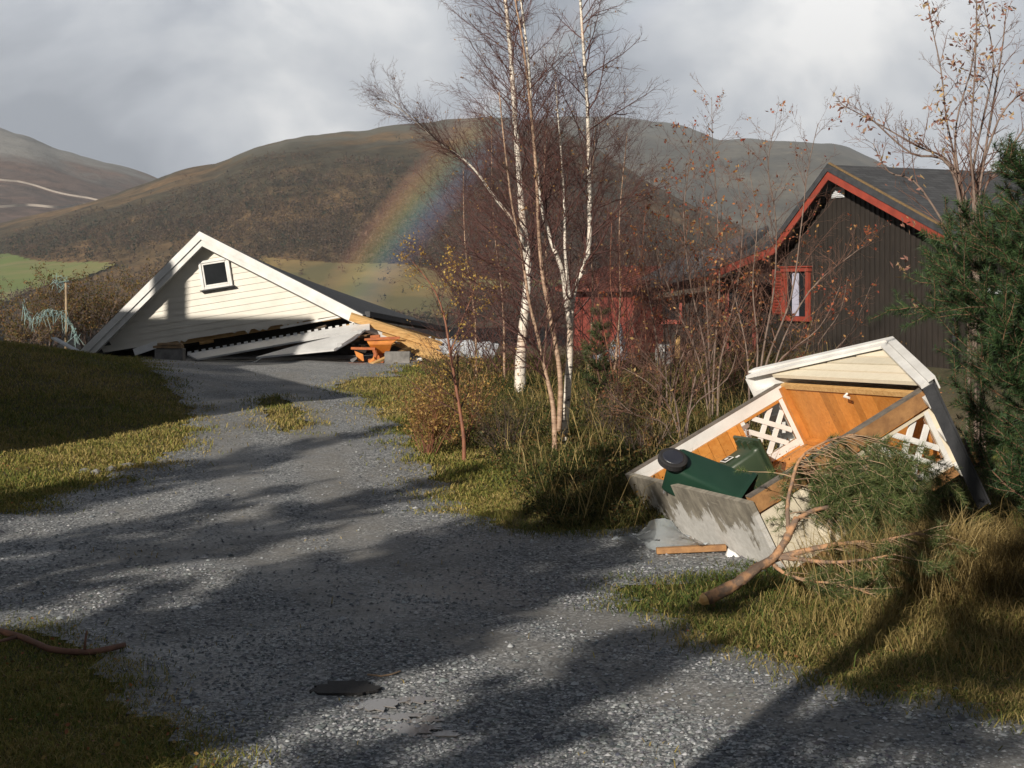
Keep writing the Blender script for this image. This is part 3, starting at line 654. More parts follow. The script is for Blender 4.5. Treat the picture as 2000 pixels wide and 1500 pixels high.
# the garage door lies on its own, folded under the gable
M['doorwhite'] = simple('door_white', (.58, .58, .58), (.44, .44, .44), 2, .35, .05, 30)  # white toned down to grey for the shade the door lies in
def door():
    root = empty('garage_door', at(560, 690, 31.3), 'buckled white sectional garage door lying under the garage gable', 'garage door')
    def slab(name, q, th, teeth=0):
        mb = MB(); A, B, Cc, D = [Vector(p) for p in q]; n = (B - A).cross(D - A).normalized() * th
        mb.prism([A, B, Cc, D], n)
        for i in range(teeth):
            a_, b_ = A.lerp(B, (i + .1) / teeth), A.lerp(B, (i + .62) / teeth); mb.beam(a_ + Vector((0, 0, .02)), b_ + Vector((0, 0, .02)), .03, .045)
        return mb.build(name, M['doorwhite'], root)
    slab('door_panel', (at(365, 691, 31.6), at(722, 628, 31.9), at(722, 641, 31.5), at(385, 701, 31.2)), .04, 26)
    p = slab('door_panel', (at(600, 668, 31.6), at(716, 640, 31.7), at(652, 682, 30.7), at(500, 697, 30.8)), .04)
    mb = MB()
    for t_ in (.2, .8):
        mb.box(at(650 + 66 * t_, 683 - 44 * t_, 30.6 + t_), (.10, .05, .09))
    mb.build('hinge', M['metal'], p)
    mb = MB(); mb.tube([at(655, 684, 30.6), at(690, 664, 31), at(718, 641, 31.6)], .02, 6); mb.build('track', M['metal'], root)
    mb = MB(); mb.tube([at(485, 712, 30.9), at(500, 706, 30.8), at(515, 696, 30.8)], .012, 6); mb.build('cable', M['white'], root)
door()
# rubble
def concrete_block(x0, x1, y0, y1, Y, label, caplabel=None, caps=0):
    a, b_ = at(x0, y1, Y), at(x1, y0, Y); z0 = float(gz((a.x + b_.x) / 2, Y)) - .03
    root = empty('concrete_block', ((a.x + b_.x) / 2, Y, z0), label, 'concrete block', 'concrete pier blocks of the garage')
    mb = MB(); mb.box(((a.x + b_.x) / 2, Y + .15, (z0 + b_.z) / 2), (b_.x - a.x, .3, b_.z - z0)); mb.build('block', M['concrete'], root, bevel=.015)
    if caps:
        mb = MB()
        for i in range(caps): mb.box(((a.x + b_.x) / 2 + .04 * i - .03, Y + .12, b_.z + .035 + .06 * i), (b_.x - a.x - .1 * i, .28, .05), Matrix.Rotation(.05 * (i - .5), 3, 'Z'))
        mb.build('splintered_sill', simple('old_wood', (.28, .18, .09), (.15, .10, .06), 8, .8), root)
concrete_block(302, 357, 681, 708, 30.9, 'dark concrete block with a splintered sill under the gable', caps=2)
concrete_block(751, 801, 687, 716, 30.4, 'pale brownish concrete block below the torn rafters')
M['orange'] = simple('orange_paint', (.60, .22, .03), (.42, .13, .02), 5, .55, .1, 40)
M['rust'] = simple('rusty_orange', (.42, .12, .03), (.28, .08, .03), 8, .75, .2, 40)
def spreader():
    Y = 31.2; c = at(742, 690, Y); u = Y / F
    root = empty('orange_spreader', (c.x, Y, .62), 'orange machine with a tapering hopper inside the collapsed garage', 'machine')
    mb = MB()
    T_ = [at(716, 666, Y - .2), at(776, 664, Y - .2), at(776, 662, Y + .45), at(716, 664, Y + .45)]; Bm = [at(731, 690, Y), at(760, 690, Y), at(760, 689, Y + .3), at(731, 689, Y + .3)]
    Md = [at(720, 673, Y - .2), at(766, 672, Y - .2), at(766, 670, Y + .45), at(720, 671, Y + .45)]
    mb.hexa(Bm + Md); mb.hexa(Md + T_); mb.build('hopper', M['orange'], root, bevel=.01)
    mb = MB(); mb.beam(at(712, 663, Y - .22), at(781, 660, Y - .22), .05, .045); mb.beam(at(712, 662, Y + .47), at(781, 659, Y + .47), .05, .045); mb.beam(at(724, 658, Y), at(742, 656, Y), .2, .06); mb.build('rim', M['rust'], root)
    mb = MB(); mb.beam(at(686, 680, Y - .2), at(733, 681, Y - .2), .12, .05); mb.tube([at(731, 683, Y - .2), at(734, 692, Y - .2), at(732, 700, Y - .2)], .05, 8); mb.build('draw_frame', M['rust'], root)
    mb = MB(); mb.prism([at(692, 685, Y - .25), at(700, 706, Y - .25), at(711, 705, Y - .25), at(709, 692, Y - .25)], (0, .05, 0)); mb.prism([at(719, 706, Y - .3), at(731, 697, Y - .3), at(731, 702, Y - .3), at(722, 712, Y - .3)], (0, .05, 0)); mb.build('blade', M['orange'], root)
    mb = MB(); mb.box(at(742, 695, Y + .1), (.16, .16, .3)); mb.box(at(742, 705, Y + .1), (.5, .4, .1)); mb.build('base', M['rust'], root)
spreader()
def loose(name, a, b_, wd, th, mat, label, cat, up=(0, 0, 1), group=None):
    mb = MB(); mb.beam(a, b_, wd, th, up); return tag(mb.build(name, mat, bevel=.004), label, cat, group)
loose('plank', at(726, 711, 30.7), at(800, 679, 31.6), .12, .05, M['rawwood'], 'pale broken plank leaning behind the concrete block beside the orange machine', 'plank')
loose('plank', at(735, 716, 30.2), at(766, 719, 30.1), .12, .03, M['white'], 'small pale board flat on the gravel before the brownish concrete block', 'plank')
loose('plank', at(682, 712, 30.8), at(712, 712, 30.9), .2, .08, M['rust'], 'rusty orange board on the ground left of the orange machine', 'plank')
loose('plank', at(105, 660, 33), at(152, 686, 32.6), .14, .04, M['white'], 'whitish board leaning against the left end of the fallen gable', 'plank')
mb = MB(); q = [at(684, 704, 30.9), at(696, 698, 30.9), at(697, 701, 30.7), at(688, 708, 30.7)]; mb.prism(q, (0, .04, .02)); tag(mb.build('metal_scrap', M['metal']), 'small grey sheet scrap left of the orange blades', 'scrap metal')
# grey white sheet lying beside the garage
M['tarp'] = simple('grey_sheet', (.55, .57, .60), (.42, .44, .47), 2, .6, .3, 8)
mb = MB(); n = 16
for j, (y0, Y) in enumerate(((0, 31.6), (1, 31.0))):
    pass
top = [at(850 + 125 * i / n, 660 + 10 * (i / n) + 2 * math.sin(i * 1.3), 32.2) for i in range(n + 1)]; bot = [at(865 + 95 * i / n, 690 + 14 * i / n + 2 * math.sin(i * .9), 31.4) for i in range(n + 1)]
for i in range(n): mb.prism([bot[i], bot[i + 1], top[i + 1], top[i]], (0, .03, -.03))
tag(mb.build('loose_sheet', M['tarp'], smooth=False), 'greyish white sheet fallen beside the right end of the garage', 'sheet')
# ---------------------------------------------------------------- dark cabin on the right
m, t, b = newmat('dark_boards')
nn = noi(t, 9, 5, .6, stretch=(6, 6, .5)); n2 = noi(t, 1.2, 4, .6)
cc = mixc(t, 1.0, ramp(t, nn, [(.3, (.012, .009, .007)), (.7, (.027, .020, .0155))]), ramp(t, n2, [(.3, (.75, .75, .75)), (.7, (1.2, 1.2, 1.2))]), 'MULTIPLY')
t.links.new(cc, b.inputs['Base Color']); b.inputs['Roughness'].default_value = .8; bump(t, b, nn, .3, .01); M['boards'] = m
M['porch'] = simple('weathered_board', (.10, .085, .065), (.05, .042, .034), 6, .85, .3, 20, (5, 5, .6))
M['louvre'] = simple('white_louvre', (.66, .68, .70), (.55, .57, .6), 4, .5)
M['curtain'] = simple('curtain', (.42, .42, .50), (.30, .30, .40), 30, .9, stretch=(8, 8, .2))
m, t, b = newmat('shingles')
bk = node(t, 'ShaderNodeTexBrick'); co = node(t, 'ShaderNodeTexCoord'); mp = node(t, 'ShaderNodeMapping'); t.links.new(co.outputs['UV'], mp.inputs[0]); t.links.new(mp.outputs[0], bk.inputs[0])
bk.inputs['Scale'].default_value = 1; bk.inputs['Brick Width'].default_value = .33; bk.inputs['Row Height'].default_value = .14; bk.inputs['Mortar Size'].default_value = .008
bk.inputs['Color1'].default_value = (.045, .047, .052, 1); bk.inputs['Color2'].default_value = (.070, .072, .078, 1); bk.inputs['Mortar'].default_value = (.025, .026, .028, 1)
t.links.new(mixc(t, 1.0, bk.outputs[0], ramp(t, noi(t, 3, 5, .7), [(.3, (.7, .7, .7)), (.7, (1.2, 1.2, 1.2))]), 'MULTIPLY'), b.inputs['Base Color']); b.inputs['Roughness'].default_value = .85
bump(t, b, bk.outputs[0], .5, .01); M['shingle'] = m
def slab_uv(name, q, th, mat, parent):
    """roof slab; q = low-near, low-far, high-far, high-near; UV in metres for the shingle courses"""
    A, B, Cc, D = [Vector(p) for p in q]; n = (B - A).cross(D - A).normalized()
    if n.z < 0: n = -n
    me = bpy.data.meshes.new(name); vs = [A, B, Cc, D] + [p - n * th for p in (A, B, Cc, D)]
    me.from_pydata([tuple(v) for v in vs], [], [(0, 1, 2, 3), (7, 6, 5, 4), (0, 4, 5, 1), (1, 5, 6, 2), (2, 6, 7, 3), (3, 7, 4, 0)])
    uv = me.uv_layers.new(); u = (B - A).normalized(); v = n.cross(u)
    for l in me.loops: p = Vector(vs[l.vertex_index]) - A; uv.data[l.index].uv = (p.dot(u), p.dot(v))
    return link(name, me, mat, parent)
def cabin():
    A = at(1620, 322, 28.6); wd = Vector((.39, -.92, 0)).normalized(); rd = Vector((.92, .39, 0)).normalized(); UPV = Vector((0, 0, 1))
    def P(t_, z, o=0): p = A + wd * t_ + rd * o; p.z = z; return p
    def tpx(px, o):
        k = (px - 1000) / F; b_ = A + rd * o; return (k * b_.y - b_.x) / (wd.x - k * wd.y)
    def zpx(py, p): return CH - (py - HY) / F * p.y
    root = empty('dark_cabin', P(0, float(gz(A.x, A.y)), 2), 'dark brown boarded cabin with red trim and a dark shingle roof', 'cabin')
    zA = A.z; tr_, zr = 3.48, 3.33; tl, zl = -1.98, 3.27; tl2, zl2 = -4.29, 2.81
    OV = .40
    # gable wall with battens
    zf = lambda t_: (zA + (zr - zA) * t_ / tr_) if t_ > 0 else (zA + (zl - zA) * t_ / tl if t_ > tl else zl + (zl2 - zl) * (t_ - tl) / (tl2 - tl))
    pts = [P(-2.6, .2, OV), P(3.22, .2, OV), P(3.22, zf(3.22) - .16, OV), P(0, zA - .18, OV), P(tl, zl - .16, OV), P(-2.6, zf(-2.6) - .16, OV)]
    mb = MB(); mb.prism(pts, rd * .12)
    t_ = -2.5
    while t_ < 3.2:
        z1 = zf(t_ + .02) - .17
        mb.beam(P(t_, .25, OV - .014), P(t_, z1, OV - .014), .028, .075, up=wd); t_ += .155
    mb.build('gable_wall', M['boards'], root)
    # long wall facing us, right of the corner
    mb = MB(); p0 = P(3.22, .2, OV); mb.prism([p0, p0 + rd * 8.5, p0 + rd * 8.5 + UPV * 3.0, p0 + UPV * 3.0], -wd * .12)
    for i in range(54):
        q = p0 + rd * (.06 + .155 * i) + wd * .014; mb.beam(q, q + UPV * 2.98, .075, .028, up=wd)
    mb.build('side_wall', M['boards'], root)
    mb = MB(); q = p0 + rd * 1.2 + UPV * 1.5 + wd * .05
    Mx = Matrix((rd, wd, UPV)).transposed(); mb.box(q, (.9, .08, 1.1), Mx); wn_ = mb.build('window', M['louvre'], root)
    mb = MB(); mb.box(q + wd * .035, (.7, .03, .9), Mx); mb.build('pane', M['glass'], wn_)
    # roof slabs
    LR = 9.0
    slab_uv('roof', (P(tr_, zr, 0), P(tr_, zr, LR), P(0, zA, LR), P(0, zA, 0)), .13, M['shingle'], root)
    slab_uv('roof', (P(tl, zl, LR), P(tl, zl, 0), P(0, zA - .004, 0), P(0, zA - .004, LR)), .13, M['shingle'], root)
    slab_uv('roof', (P(tl2, zl2, LR), P(tl2, zl2, 0), P(tl, zl - .004, 0), P(tl, zl - .004, LR)), .13, M['shingle'], root)
    # red barge boards under a dark edging
    prof = [(tr_, zr), (0, zA), (tl, zl), (tl2, zl2)]
    for (a_, b_) in zip(prof[:-1], prof[1:]):
        mb = MB(); f = lambda q, dz, o: P(q[0], q[1] + dz, o)
        mb.prism([f(b_, -.30, -.035), f(a_, -.30, -.035), f(a_, -.13, -.035), f(b_, -.13, -.035)], rd * .03); mb.build('barge_board', M['red'], root)
    mb = MB()
    for (a_, b_) in zip(prof[:-1], prof[1:]):
        mb.prism([f(b_, -.128, -.06), f(a_, -.128, -.06), f(a_, .02, -.06), f(b_, .02, -.06)], rd * .055)
    mb.build('roof_edge', M['darkroof'], root)
    mb = MB(); mb.beam(P(tr_ - .02, zr + .03, -.04), P(.05, zA + .03, -.04), .05, .03); mb.build('moss_edge', simple('dry_moss', (.22, .14, .06), (.12, .08, .04), 20, .95, .5, 60), root)
    # rafter ends seen as dark notches under the right verge
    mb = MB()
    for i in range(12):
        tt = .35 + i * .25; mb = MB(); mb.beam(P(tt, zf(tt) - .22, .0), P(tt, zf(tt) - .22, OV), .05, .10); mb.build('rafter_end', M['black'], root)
    # downpipe at the right corner
    mb = MB(); mb.tube([P(tr_ + .02, zr - .1, .3), P(3.3, zr - .35, .35), P(3.3, .5, .35)], .04, 8); mb.tube([P(tr_ + .05, zr - .08, .05), P(tr_ + .05, zr - .08, LR)], .055, 8); mb.build('gutter', M['darkroof'], root, smooth=True)
    # louvred vent near the top
    o = OV - .03; tv = tpx(1637, o); zc = zpx(366, P(tv, 0, o)) - .10; Mw = Matrix((wd, rd, UPV)).transposed()
    mb = MB(); mb.box(P(tv, zc, o), (.42, .03, .22), Mw)
    for i in range(5): mb.box(P(tv, zc - .08 + .04 * i, o - .02), (.36, .03, .018), Mw)
    mb.build('vent', M['louvre'], root)
    # red window with shutter
    o = OV - .03; ta, tb = tpx(1532, o), tpx(1582, o); zt, zb = zpx(521, P(tb, 0, o)), zpx(628, P(tb, 0, o)); tm = (ta + tb) / 2; zm = (zt + zb) / 2; Ww = abs(tb - ta); Hh = zt - zb
    mb = MB()
    for s in (-1, 1): mb.box(P(tm + s * (Ww / 2 - .05), zm, o - .02), (.10, .07, Hh - .18), Mw)
    mb.box(P(tm, zb + .05, o - .03), (Ww + .08, .10, .10), Mw); mb.box(P(tm, zt - .05, o - .03), (Ww + .08, .10, .09), Mw); mb.box(P(tm, zt + .005, o - .05), (Ww + .16, .14, .025), Mw)
    wf = mb.build('window', M['red'], root)
    mb = MB(); mb.box(P(tm, zm, o + .01), (Ww - .18, .02, Hh - .18), Mw); mb.build('pane', M['glass'], wf)
    mb = MB(); mb.box(P(tm - .05, zm, o - .005), (.24, .012, Hh - .22), Mw); mb.build('curtain', M['curtain'], wf)
    mb = MB(); ts = ta - .22
    for s in (-1, 1): mb.box(P(ts + s * .17, zm + .04, o - .02), (.05, .05, Hh - .16), Mw)
    for i in range(15): mb.box(P(ts, zb + .16 + i * (Hh - .2) / 15, o - .02), (.30, .05, .035), Mw @ Matrix.Rotation(.6, 3, 'X'))
    mb.build('shutter', M['red'], root)
    # recessed porch wing to the left, facing us
    x0, x1 = at(1232, 600, 35.6), at(1545, 600, 33.9)
    d = Vector((x1.x - x0.x, x1.y - x0.y, 0)); Lw = d.length; d.normalize(); nn = Vector((d.y, -d.x, 0)); W0 = Vector((x0.x, x0.y, 0))
    Mp = Matrix((d, -nn, UPV)).transposed()
    zr_ = lambda s: 2.28 + .36 * s / Lw * 2
    mb = MB(); mb.prism([W0 + UPV * .2, W0 + d * Lw + UPV * .2, W0 + d * Lw + UPV * 3.1, W0 + UPV * 2.42], -nn * .12)
    for i in range(int(Lw / .16)): mb.beam(W0 + d * (.08 + .16 * i) + nn * .012 + UPV * .25, W0 + d * (.08 + .16 * i) + nn * .012 + UPV * (2.36 + .6 * (.16 * i) / Lw), .03, .075, up=nn)
    mb.build('porch_wall', M['boards'], root)
    slab_uv('porch_roof', (at(1205, 563, 35.0), at(1408, 522, 33.4), at(1500, 440, 34.0), at(1235, 540, 37)), .14, M['shingle'], root)
    def opening(pxa, pxb, pya, pyb, name, fw_, glassmat, mid=False):
        k = lambda px: (lambda c: (c * W0.y - W0.x) / (d.x - c * d.y))((px - 1000) / F)
        s0, s1 = k(pxa), k(pxb); yy = (W0 + d * s0).y; z1, z0 = CH - (pya - HY) / F * yy, CH - (pyb - HY) / F * yy
        cc_ = W0 + d * ((s0 + s1) / 2) + UPV * ((z0 + z1) / 2) + nn * .04; W_, H_ = s1 - s0, z1 - z0
        mb = MB()
        for s in (-1, 1): mb.box(cc_ + d * s * (W_ / 2 - fw_ / 2), (fw_, .07, H_), Mp)
        for s in (-1, 1): mb.box(cc_ + UPV * s * (H_ / 2 - fw_ / 2), (W_ - 2 * fw_, .07, fw_), Mp)
        o_ = mb.build(name, M['red'], root)
        mb = MB(); mb.box(cc_ - nn * .02, (W_ - 2 * fw_ + .01, .03, H_ - 2 * fw_ + .01), Mp); mb.build('pane', glassmat, o_)
    opening(1268, 1334, 578, 632, 'window', .10, M['glass']); opening(1418, 1478, 556, 690, 'door', .09, M['glass'])
    mb = MB(); mb.beam(at(1236, 585, 35.2), at(1390, 562, 34.2), .12, .14); mb.build('porch_beam', M['porch'], root)
    for px in (1240, 1385):
        mb = MB(); mb.beam(at(px, 580, 35.1 if px < 1300 else 34.0), at(px, 715, 35.1 if px < 1300 else 34.0), .12, .12, up=(0, 1, 0)); mb.build('porch_post', M['porch'], root)
    mb = MB(); mb.beam(at(1420, 530, 33.4), at(1520, 520, 32.2), .5, .26); mb.build('porch_ceiling', M['porch'], root)
    mb = MB(); mb.prism([P(-2.6, .2, .52), P(-2.6, .2, 8), P(-2.6, 2.9, 8), P(-2.6, 2.9, .52)], wd * .1); mb.build('inner_wall', M['boards'], root)
    # chimney and the roof's far verge stay hidden; the yard's small drum by the wall
cabin()
def shed():
    Y = 36.0; a, b_ = at(1120, 660, Y), at(1238, 660, 34.5); z0 = float(gz(a.x, a.y)) - .2
    root = empty('red_shed', ((a.x + b_.x) / 2, Y, z0), 'dark red boarded shed behind the birch trunks', 'shed')
    d = Vector((b_.x - a.x, b_.y - a.y, 0)); L_ = d.length; d.normalize(); n_ = Vector((d.y, -d.x, 0)); U = Vector((0, 0, 1)); W0 = Vector((a.x, a.y, 0)); zt = at(0, 563, 35).z
    mb = MB(); mb.prism([W0 + U * z0, W0 + d * L_ + U * z0, W0 + d * L_ + U * zt, W0 + U * zt], -n_ * 3)
    for i in range(int(L_ / .3) + 1): mb.beam(W0 + d * (.02 + .3 * i) + n_ * .012 + U * z0, W0 + d * (.02 + .3 * i) + n_ * .012 + U * (zt - .01), .025, .05, up=n_)
    mb.build('wall', simple('shed_red', (.22, .042, .028), (.15, .03, .022), 4, .75, .2, 30), root)
    mb = MB(); q = [W0 - d * .3 + n_ * .35 + U * (zt + .0), W0 + d * (L_ + .3) + n_ * .35 + U * (zt + .0), W0 + d * (L_ + .3) - n_ * 1.5 + U * (zt + .55), W0 - d * .3 - n_ * 1.5 + U * (zt + .55)]
    mb.prism([p - U * .08 for p in q], U * .08)
    for i in range(16): mb.beam(q[0].lerp(q[1], i / 15) + U * .015, q[3].lerp(q[2], i / 15) + U * .015, .03, .03)
    mb.build('roof', simple('rusty_sheet', (.20, .06, .04), (.13, .045, .035), 3, .7, .2, 30), root)
shed()
# yard junk between the shrubs
def drum():
    Y = 27.5; c = at(1297, 727, Y); c.z = min(c.z, float(gz(c.x, c.y)) + .05); h = at(1297, 672, Y).z - c.z
    root = empty('white_tank', c, 'white plastic tank standing upright behind the bare shrubs', 'tank')
    mb = MB(); r = .17; mb.tube([c + Vector((0, 0, z * h)) for z in (0, .04, .5, .94, 1)], [r * .9, r, r * 1.02, r, r * .85], 18); mb.build('body', M['white'], root, smooth=True)
    mb = MB(); mb.tube([c + Vector((.0, 0, h)), c + Vector((0, 0, h + .06))], .05, 12); mb.build('cap', M['lid'], root)
    for z in (.3, .7): mb = MB(); mb.tube([c + Vector((0, 0, h * z)), c + Vector((0, 0, h * z + .03))], r * 1.05, 18); mb.build('rib', M['white'], root)
drum()
mb = MB(); g = random.Random(2); Y = 28
top = [at(1160, 690, 28.2), at(1185, 682, 28), at(1200, 662, 28), at(1212, 632, 28.2), at(1222, 668, 28.1)]; bot = [at(1158, 700, 27.8), at(1182, 706, 27.6), at(1200, 706, 27.6), at(1216, 704, 27.7), at(1228, 702, 27.9)]
for i in range(4): mb.prism([bot[i], bot[i + 1], top[i + 1], top[i]], (0, .06 + .05 * (i % 2), 0))
tag(mb.build('tarpaulin', M['tarp']), 'crumpled whitish tarpaulin heap in front of the red shed', 'tarpaulin')
loose('post', at(1323, 655, 28.6), at(1323, 700, 28.6), .1, .1, M['rawwood'], 'short pale timber stub standing behind the white tank', 'post', up=(0, 1, 0))
loose('board', at(1330, 655, 29), at(1346, 712, 28.9), .25, .03, M['porch'], 'dark weathered board leaning right of the white tank', 'board', up=(0, 1, 0))
# ---------------------------------------------------------------- tipped waste-bin shelter
SR = Matrix(((.30244332, .44193156, .84452622), (-.95254326, .10807667, .28457122), (.03448742, -.89051442, .453646)))
SW, SD, SH = 2.5348, .656, 1.8425
ST = Vector((1.8943, 11.2, .585))
def S_(x, y, z): return SR @ Vector((x - SW, y, z)) + ST
def Sd(x, y, z): return SR @ Vector((x, y, z))
m, t, b = newmat('stained_base')
co = node(t, 'ShaderNodeTexCoord')
def plate_noise(scale, stretch):
    n_ = node(t, 'ShaderNodeTexNoise'); n_.inputs['Scale'].default_value = scale; n_.inputs['Detail'].default_value = 6; n_.inputs['Roughness'].default_value = .65
    mp = node(t, 'ShaderNodeMapping'); mp.inputs['Scale'].default_value = stretch; t.links.new(co.outputs['UV'], mp.inputs[0]); t.links.new(mp.outputs[0], n_.inputs[0]); return n_.outputs[0]
base = ramp(t, plate_noise(5, (1.6, .9, 1)), [(.28, (.085, .075, .06)), (.5, (.20, .18, .145)), (.72, (.34, .31, .25))])
s_ = node(t, 'ShaderNodeSeparateXYZ'); t.links.new(co.outputs['UV'], s_.inputs[0])
ad = node(t, 'ShaderNodeMath', operation='MULTIPLY_ADD'); t.links.new(plate_noise(2.2, (1.5, .8, 1)), ad.inputs[0]); ad.inputs[1].default_value = 1.5; t.links.new(s_.outputs[1], ad.inputs[2])
pm_ = ramp(t, ad.outputs[0], [(.0, (0, 0, 0)), (1.0, (0, 0, 0))]); 
mr = node(t, 'ShaderNodeMapRange'); mr.inputs[1].default_value = .98; mr.inputs[2].default_value = 1.05; t.links.new(ad.outputs[0], mr.inputs[0])
light = ramp(t, plate_noise(14, (1.3, 1, 1)), [(.3, (.40, .39, .37)), (.7, (.56, .55, .53))])
scr = ramp(t, plate_noise(9, (.5, 5, 1)), [(.60, (0, 0, 0)), (.68, (.6, .6, .6))])
cc = mixc(t, mr.outputs[0], base, light); cc = mixc(t, scr, cc, (.40, .36, .29))
t.links.new(cc, b.inputs['Base Color']); b.inputs['Roughness'].default_value = .9; bump(t, b, plate_noise(16, (1, 1, 1)), .3, .01); M['plate'] = m
def plank_mat(name, c1, c2, c3, stretch):
    m, t, b = newmat(name); n_ = noi(t, 7, 5, .65, stretch=stretch); k = noi(t, 2.6, 2, .5)
    g_ = node(t, 'ShaderNodeAttribute', attribute_name='Col')
    c_ = ramp(t, n_, [(.3, c1), (.6, c2), (.72, c3)]); c_ = mixc(t, 1.0, c_, g_.outputs[0], 'MULTIPLY')
    t.links.new(c_, b.inputs['Base Color']); b.inputs['Roughness'].default_value = .55; return m
M['orangewood'] = plank_mat('stained_pine', (.46, .17, .028), (.58, .25, .055), (.30, .10, .020), (3, 3, 3))
M['postgrey'] = simple('weathered_post', (.17, .145, .12), (.095, .08, .068), 6, .85, .35, 30, (2, 2, 2))
M['postbrown'] = simple('brown_timber', (.36, .19, .075), (.22, .11, .045), 5, .7, .3, 30, (2, 2, 2))
def pbuild(mb, name, mat, parent, seed=0):
    o = mb.build(name, mat, parent); me = o.data; a = me.color_attributes.new('Col', 'FLOAT_COLOR', 'POINT'); g = random.Random(seed); v = 1
    for i in range(len(me.vertices)):
        if i % 8 == 0: v = g.uniform(.72, 1.15)
        a.data[i].color = (v, v * g.uniform(.98, 1.0), v, 1)
    return o
def sbox(mb, x0, x1, y0, y1, z0, z1, mi=0):
    mb.hexa([S_(x0, y0, z0), S_(x1, y0, z0), S_(x1, y1, z0), S_(x0, y1, z0), S_(x0, y0, z1), S_(x1, y0, z1), S_(x1, y1, z1), S_(x0, y1, z1)], mi)
def shelter():
    root = empty('bin_shelter', S_(SW, SD, 0), 'cream and orange wooden bin shelter with a small gable roof, tipped over on its back', 'shelter')
    # base slab with its stained underside towards us
    me = bpy.data.meshes.new('base_slab'); vs = [S_(x, y, z) for z in (-.045, 0) for (x, y) in ((-.02, -.01), (SW + .02, -.01), (SW + .02, SD + .03), (-.02, SD + .03))]
    me.from_pydata([tuple(v) for v in vs], [], [(3, 2, 1, 0), (4, 5, 6, 7), (0, 1, 5, 4), (1, 2, 6, 5), (2, 3, 7, 6), (3, 0, 4, 7)])
    uv = me.uv_layers.new(); loc = [(-.02, -.01), (SW + .02, -.01), (SW + .02, SD + .03), (-.02, SD + .03)] * 2
    for l in me.loops: uv.data[l.index].uv = loc[l.vertex_index]
    link('base_slab', me, M['plate'], root)
    # posts
    mb = MB(); sbox(mb, SW - .085, SW, -.047, -.035, 0, SH + .03); p = mb.build('post', M['postgrey'], root)
    mb = MB(); sbox(mb, SW - .084, SW - .001, -.0345, .105, 0, SH + .03); mb.build('post_side', M['postbrown'], p)
    mb = MB(); sbox(mb, -.055, .03, .0, .012, 0, SH + .05); p = mb.build('post', M['postgrey'], root)
    mb = MB(); sbox(mb, -.054, .029, .0125, .125, 0, SH + .02); mb.build('post_side', M['white'], p)
    for x0, x1 in ((SW - .09, SW - .004), (.004, .09)):
        mb = MB(); sbox(mb, x0, x1, SD - .005, SD + .085, 0, SH + .14); mb.build('post', M['postbrown'], root)
    # side walls: boards run front to back; latticed opening near the top
    za, zb, ya, yb = 1.27, 1.70, .15, SD - .10
    def side(x_in, x_out, outside, inside_mat, nm):
        # outer skin and inner skin, each board separate
        for sk, (xa, xb, mat, nme) in enumerate(((x_in, (x_in + x_out) / 2 - .001, inside_mat, 'inner_boards'), ((x_in + x_out) / 2 + .001, x_out, outside, 'side_wall'))):
            if xa > xb: xa, xb = xb, xa
            mb = MB(); z = .0; bw = .118 if sk == 0 else .20
            while z < za - .02:
                z1 = min(z + bw, za)
                if not (sk == 1 and .50 < z < .60): sbox(mb, xa, xb, .128, SD, z + .002, z1 - .002)
                z = z1
            sbox(mb, xa, xb, .128, SD, zb, SH); sbox(mb, xa, xb, .128, ya, za + .002, zb - .002); sbox(mb, xa, xb, yb, SD, za + .002, zb - .002)
            pbuild(mb, nme, mat, root, 3 + sk)
        # lattice: two bars along each diagonal
        mb = MB(); xm = (x_in + x_out) / 2; th = .022
        zc, yc = (za + zb) / 2, (ya + yb) / 2; dz, dy = (zb - za) / 2, (yb - ya) / 2
        def bar(p, q, o): mb.beam(S_(xm + o, p[1], p[0]), S_(xm + o, q[1], q[0]), .048, th, up=Sd(1, 0, 0))
        k = .42
        def clip(off, s):
            # line (z,y) = (zc+u*dz, yc + s*u*dy + off*dy), u clipped to the opening
            lo, hi = -1, 1
            if s > 0: lo, hi = max(lo, -1 - off), min(hi, 1 - off)
            else: lo, hi = max(lo, off - 1), min(hi, off + 1)
            return (zc + lo * dz, yc + s * lo * dy + off * dy), (zc + hi * dz, yc + s * hi * dy + off * dy)
        for off in (-k * 1.1, k * 1.1):
            bar(*clip(off, 1), .006); bar(*clip(off, -1), -.006 - th * 0)
        for (z0, z1, y0, y1) in ((za - .045, za, .13, SD - .01), (zb, zb + .045, .13, SD - .01)):
            sbox(mb, min(x_in, x_out) - .004, max(x_in, x_out) + .002, y0, y1, z0, z1)
        sbox(mb, min(x_in, x_out) - .003, max(x_in, x_out) + .001, yb, yb + .075, za + .001, zb - .001)
        mb.build('lattice', M['white'], root)
    side(SW - .05, SW - .006, M['creamb'], M['orangewood'], 'r'); side(.05, .006, M['creamb'], M['orangewood'], 'l')
    # back wall boards (upright) and ceiling boards (front to back)
    mb = MB(); x = .06
    while x < SW - .08: sbox(mb, x, min(x + .118, SW - .06), SD + .002, SD + .03, .0, SH); x += .122
    pbuild(mb, 'back_wall', M['orangewood'], root, 8)
    mb = MB(); x = .055
    while x < SW - .1: sbox(mb, x, min(x + .128, SW - .055), .02, SD - .006, SH - .028, SH); x += .131
    pbuild(mb, 'ceiling', M['orangewood'], root, 9)
    mb = MB(); sbox(mb, .052, .10, .03, SD - .01, SH - .09, SH - .03); sbox(mb, .11, SW - .09, SD - .05, SD - .004, SH - .09, SH - .03); mb.build('ceiling_trim', M['orangewood2'], root)
    mb = MB(); sbox(mb, .035, SW - .088, .004, .05, SH - .045, SH + .0); mb.build('lintel', M['rawwood'], root)
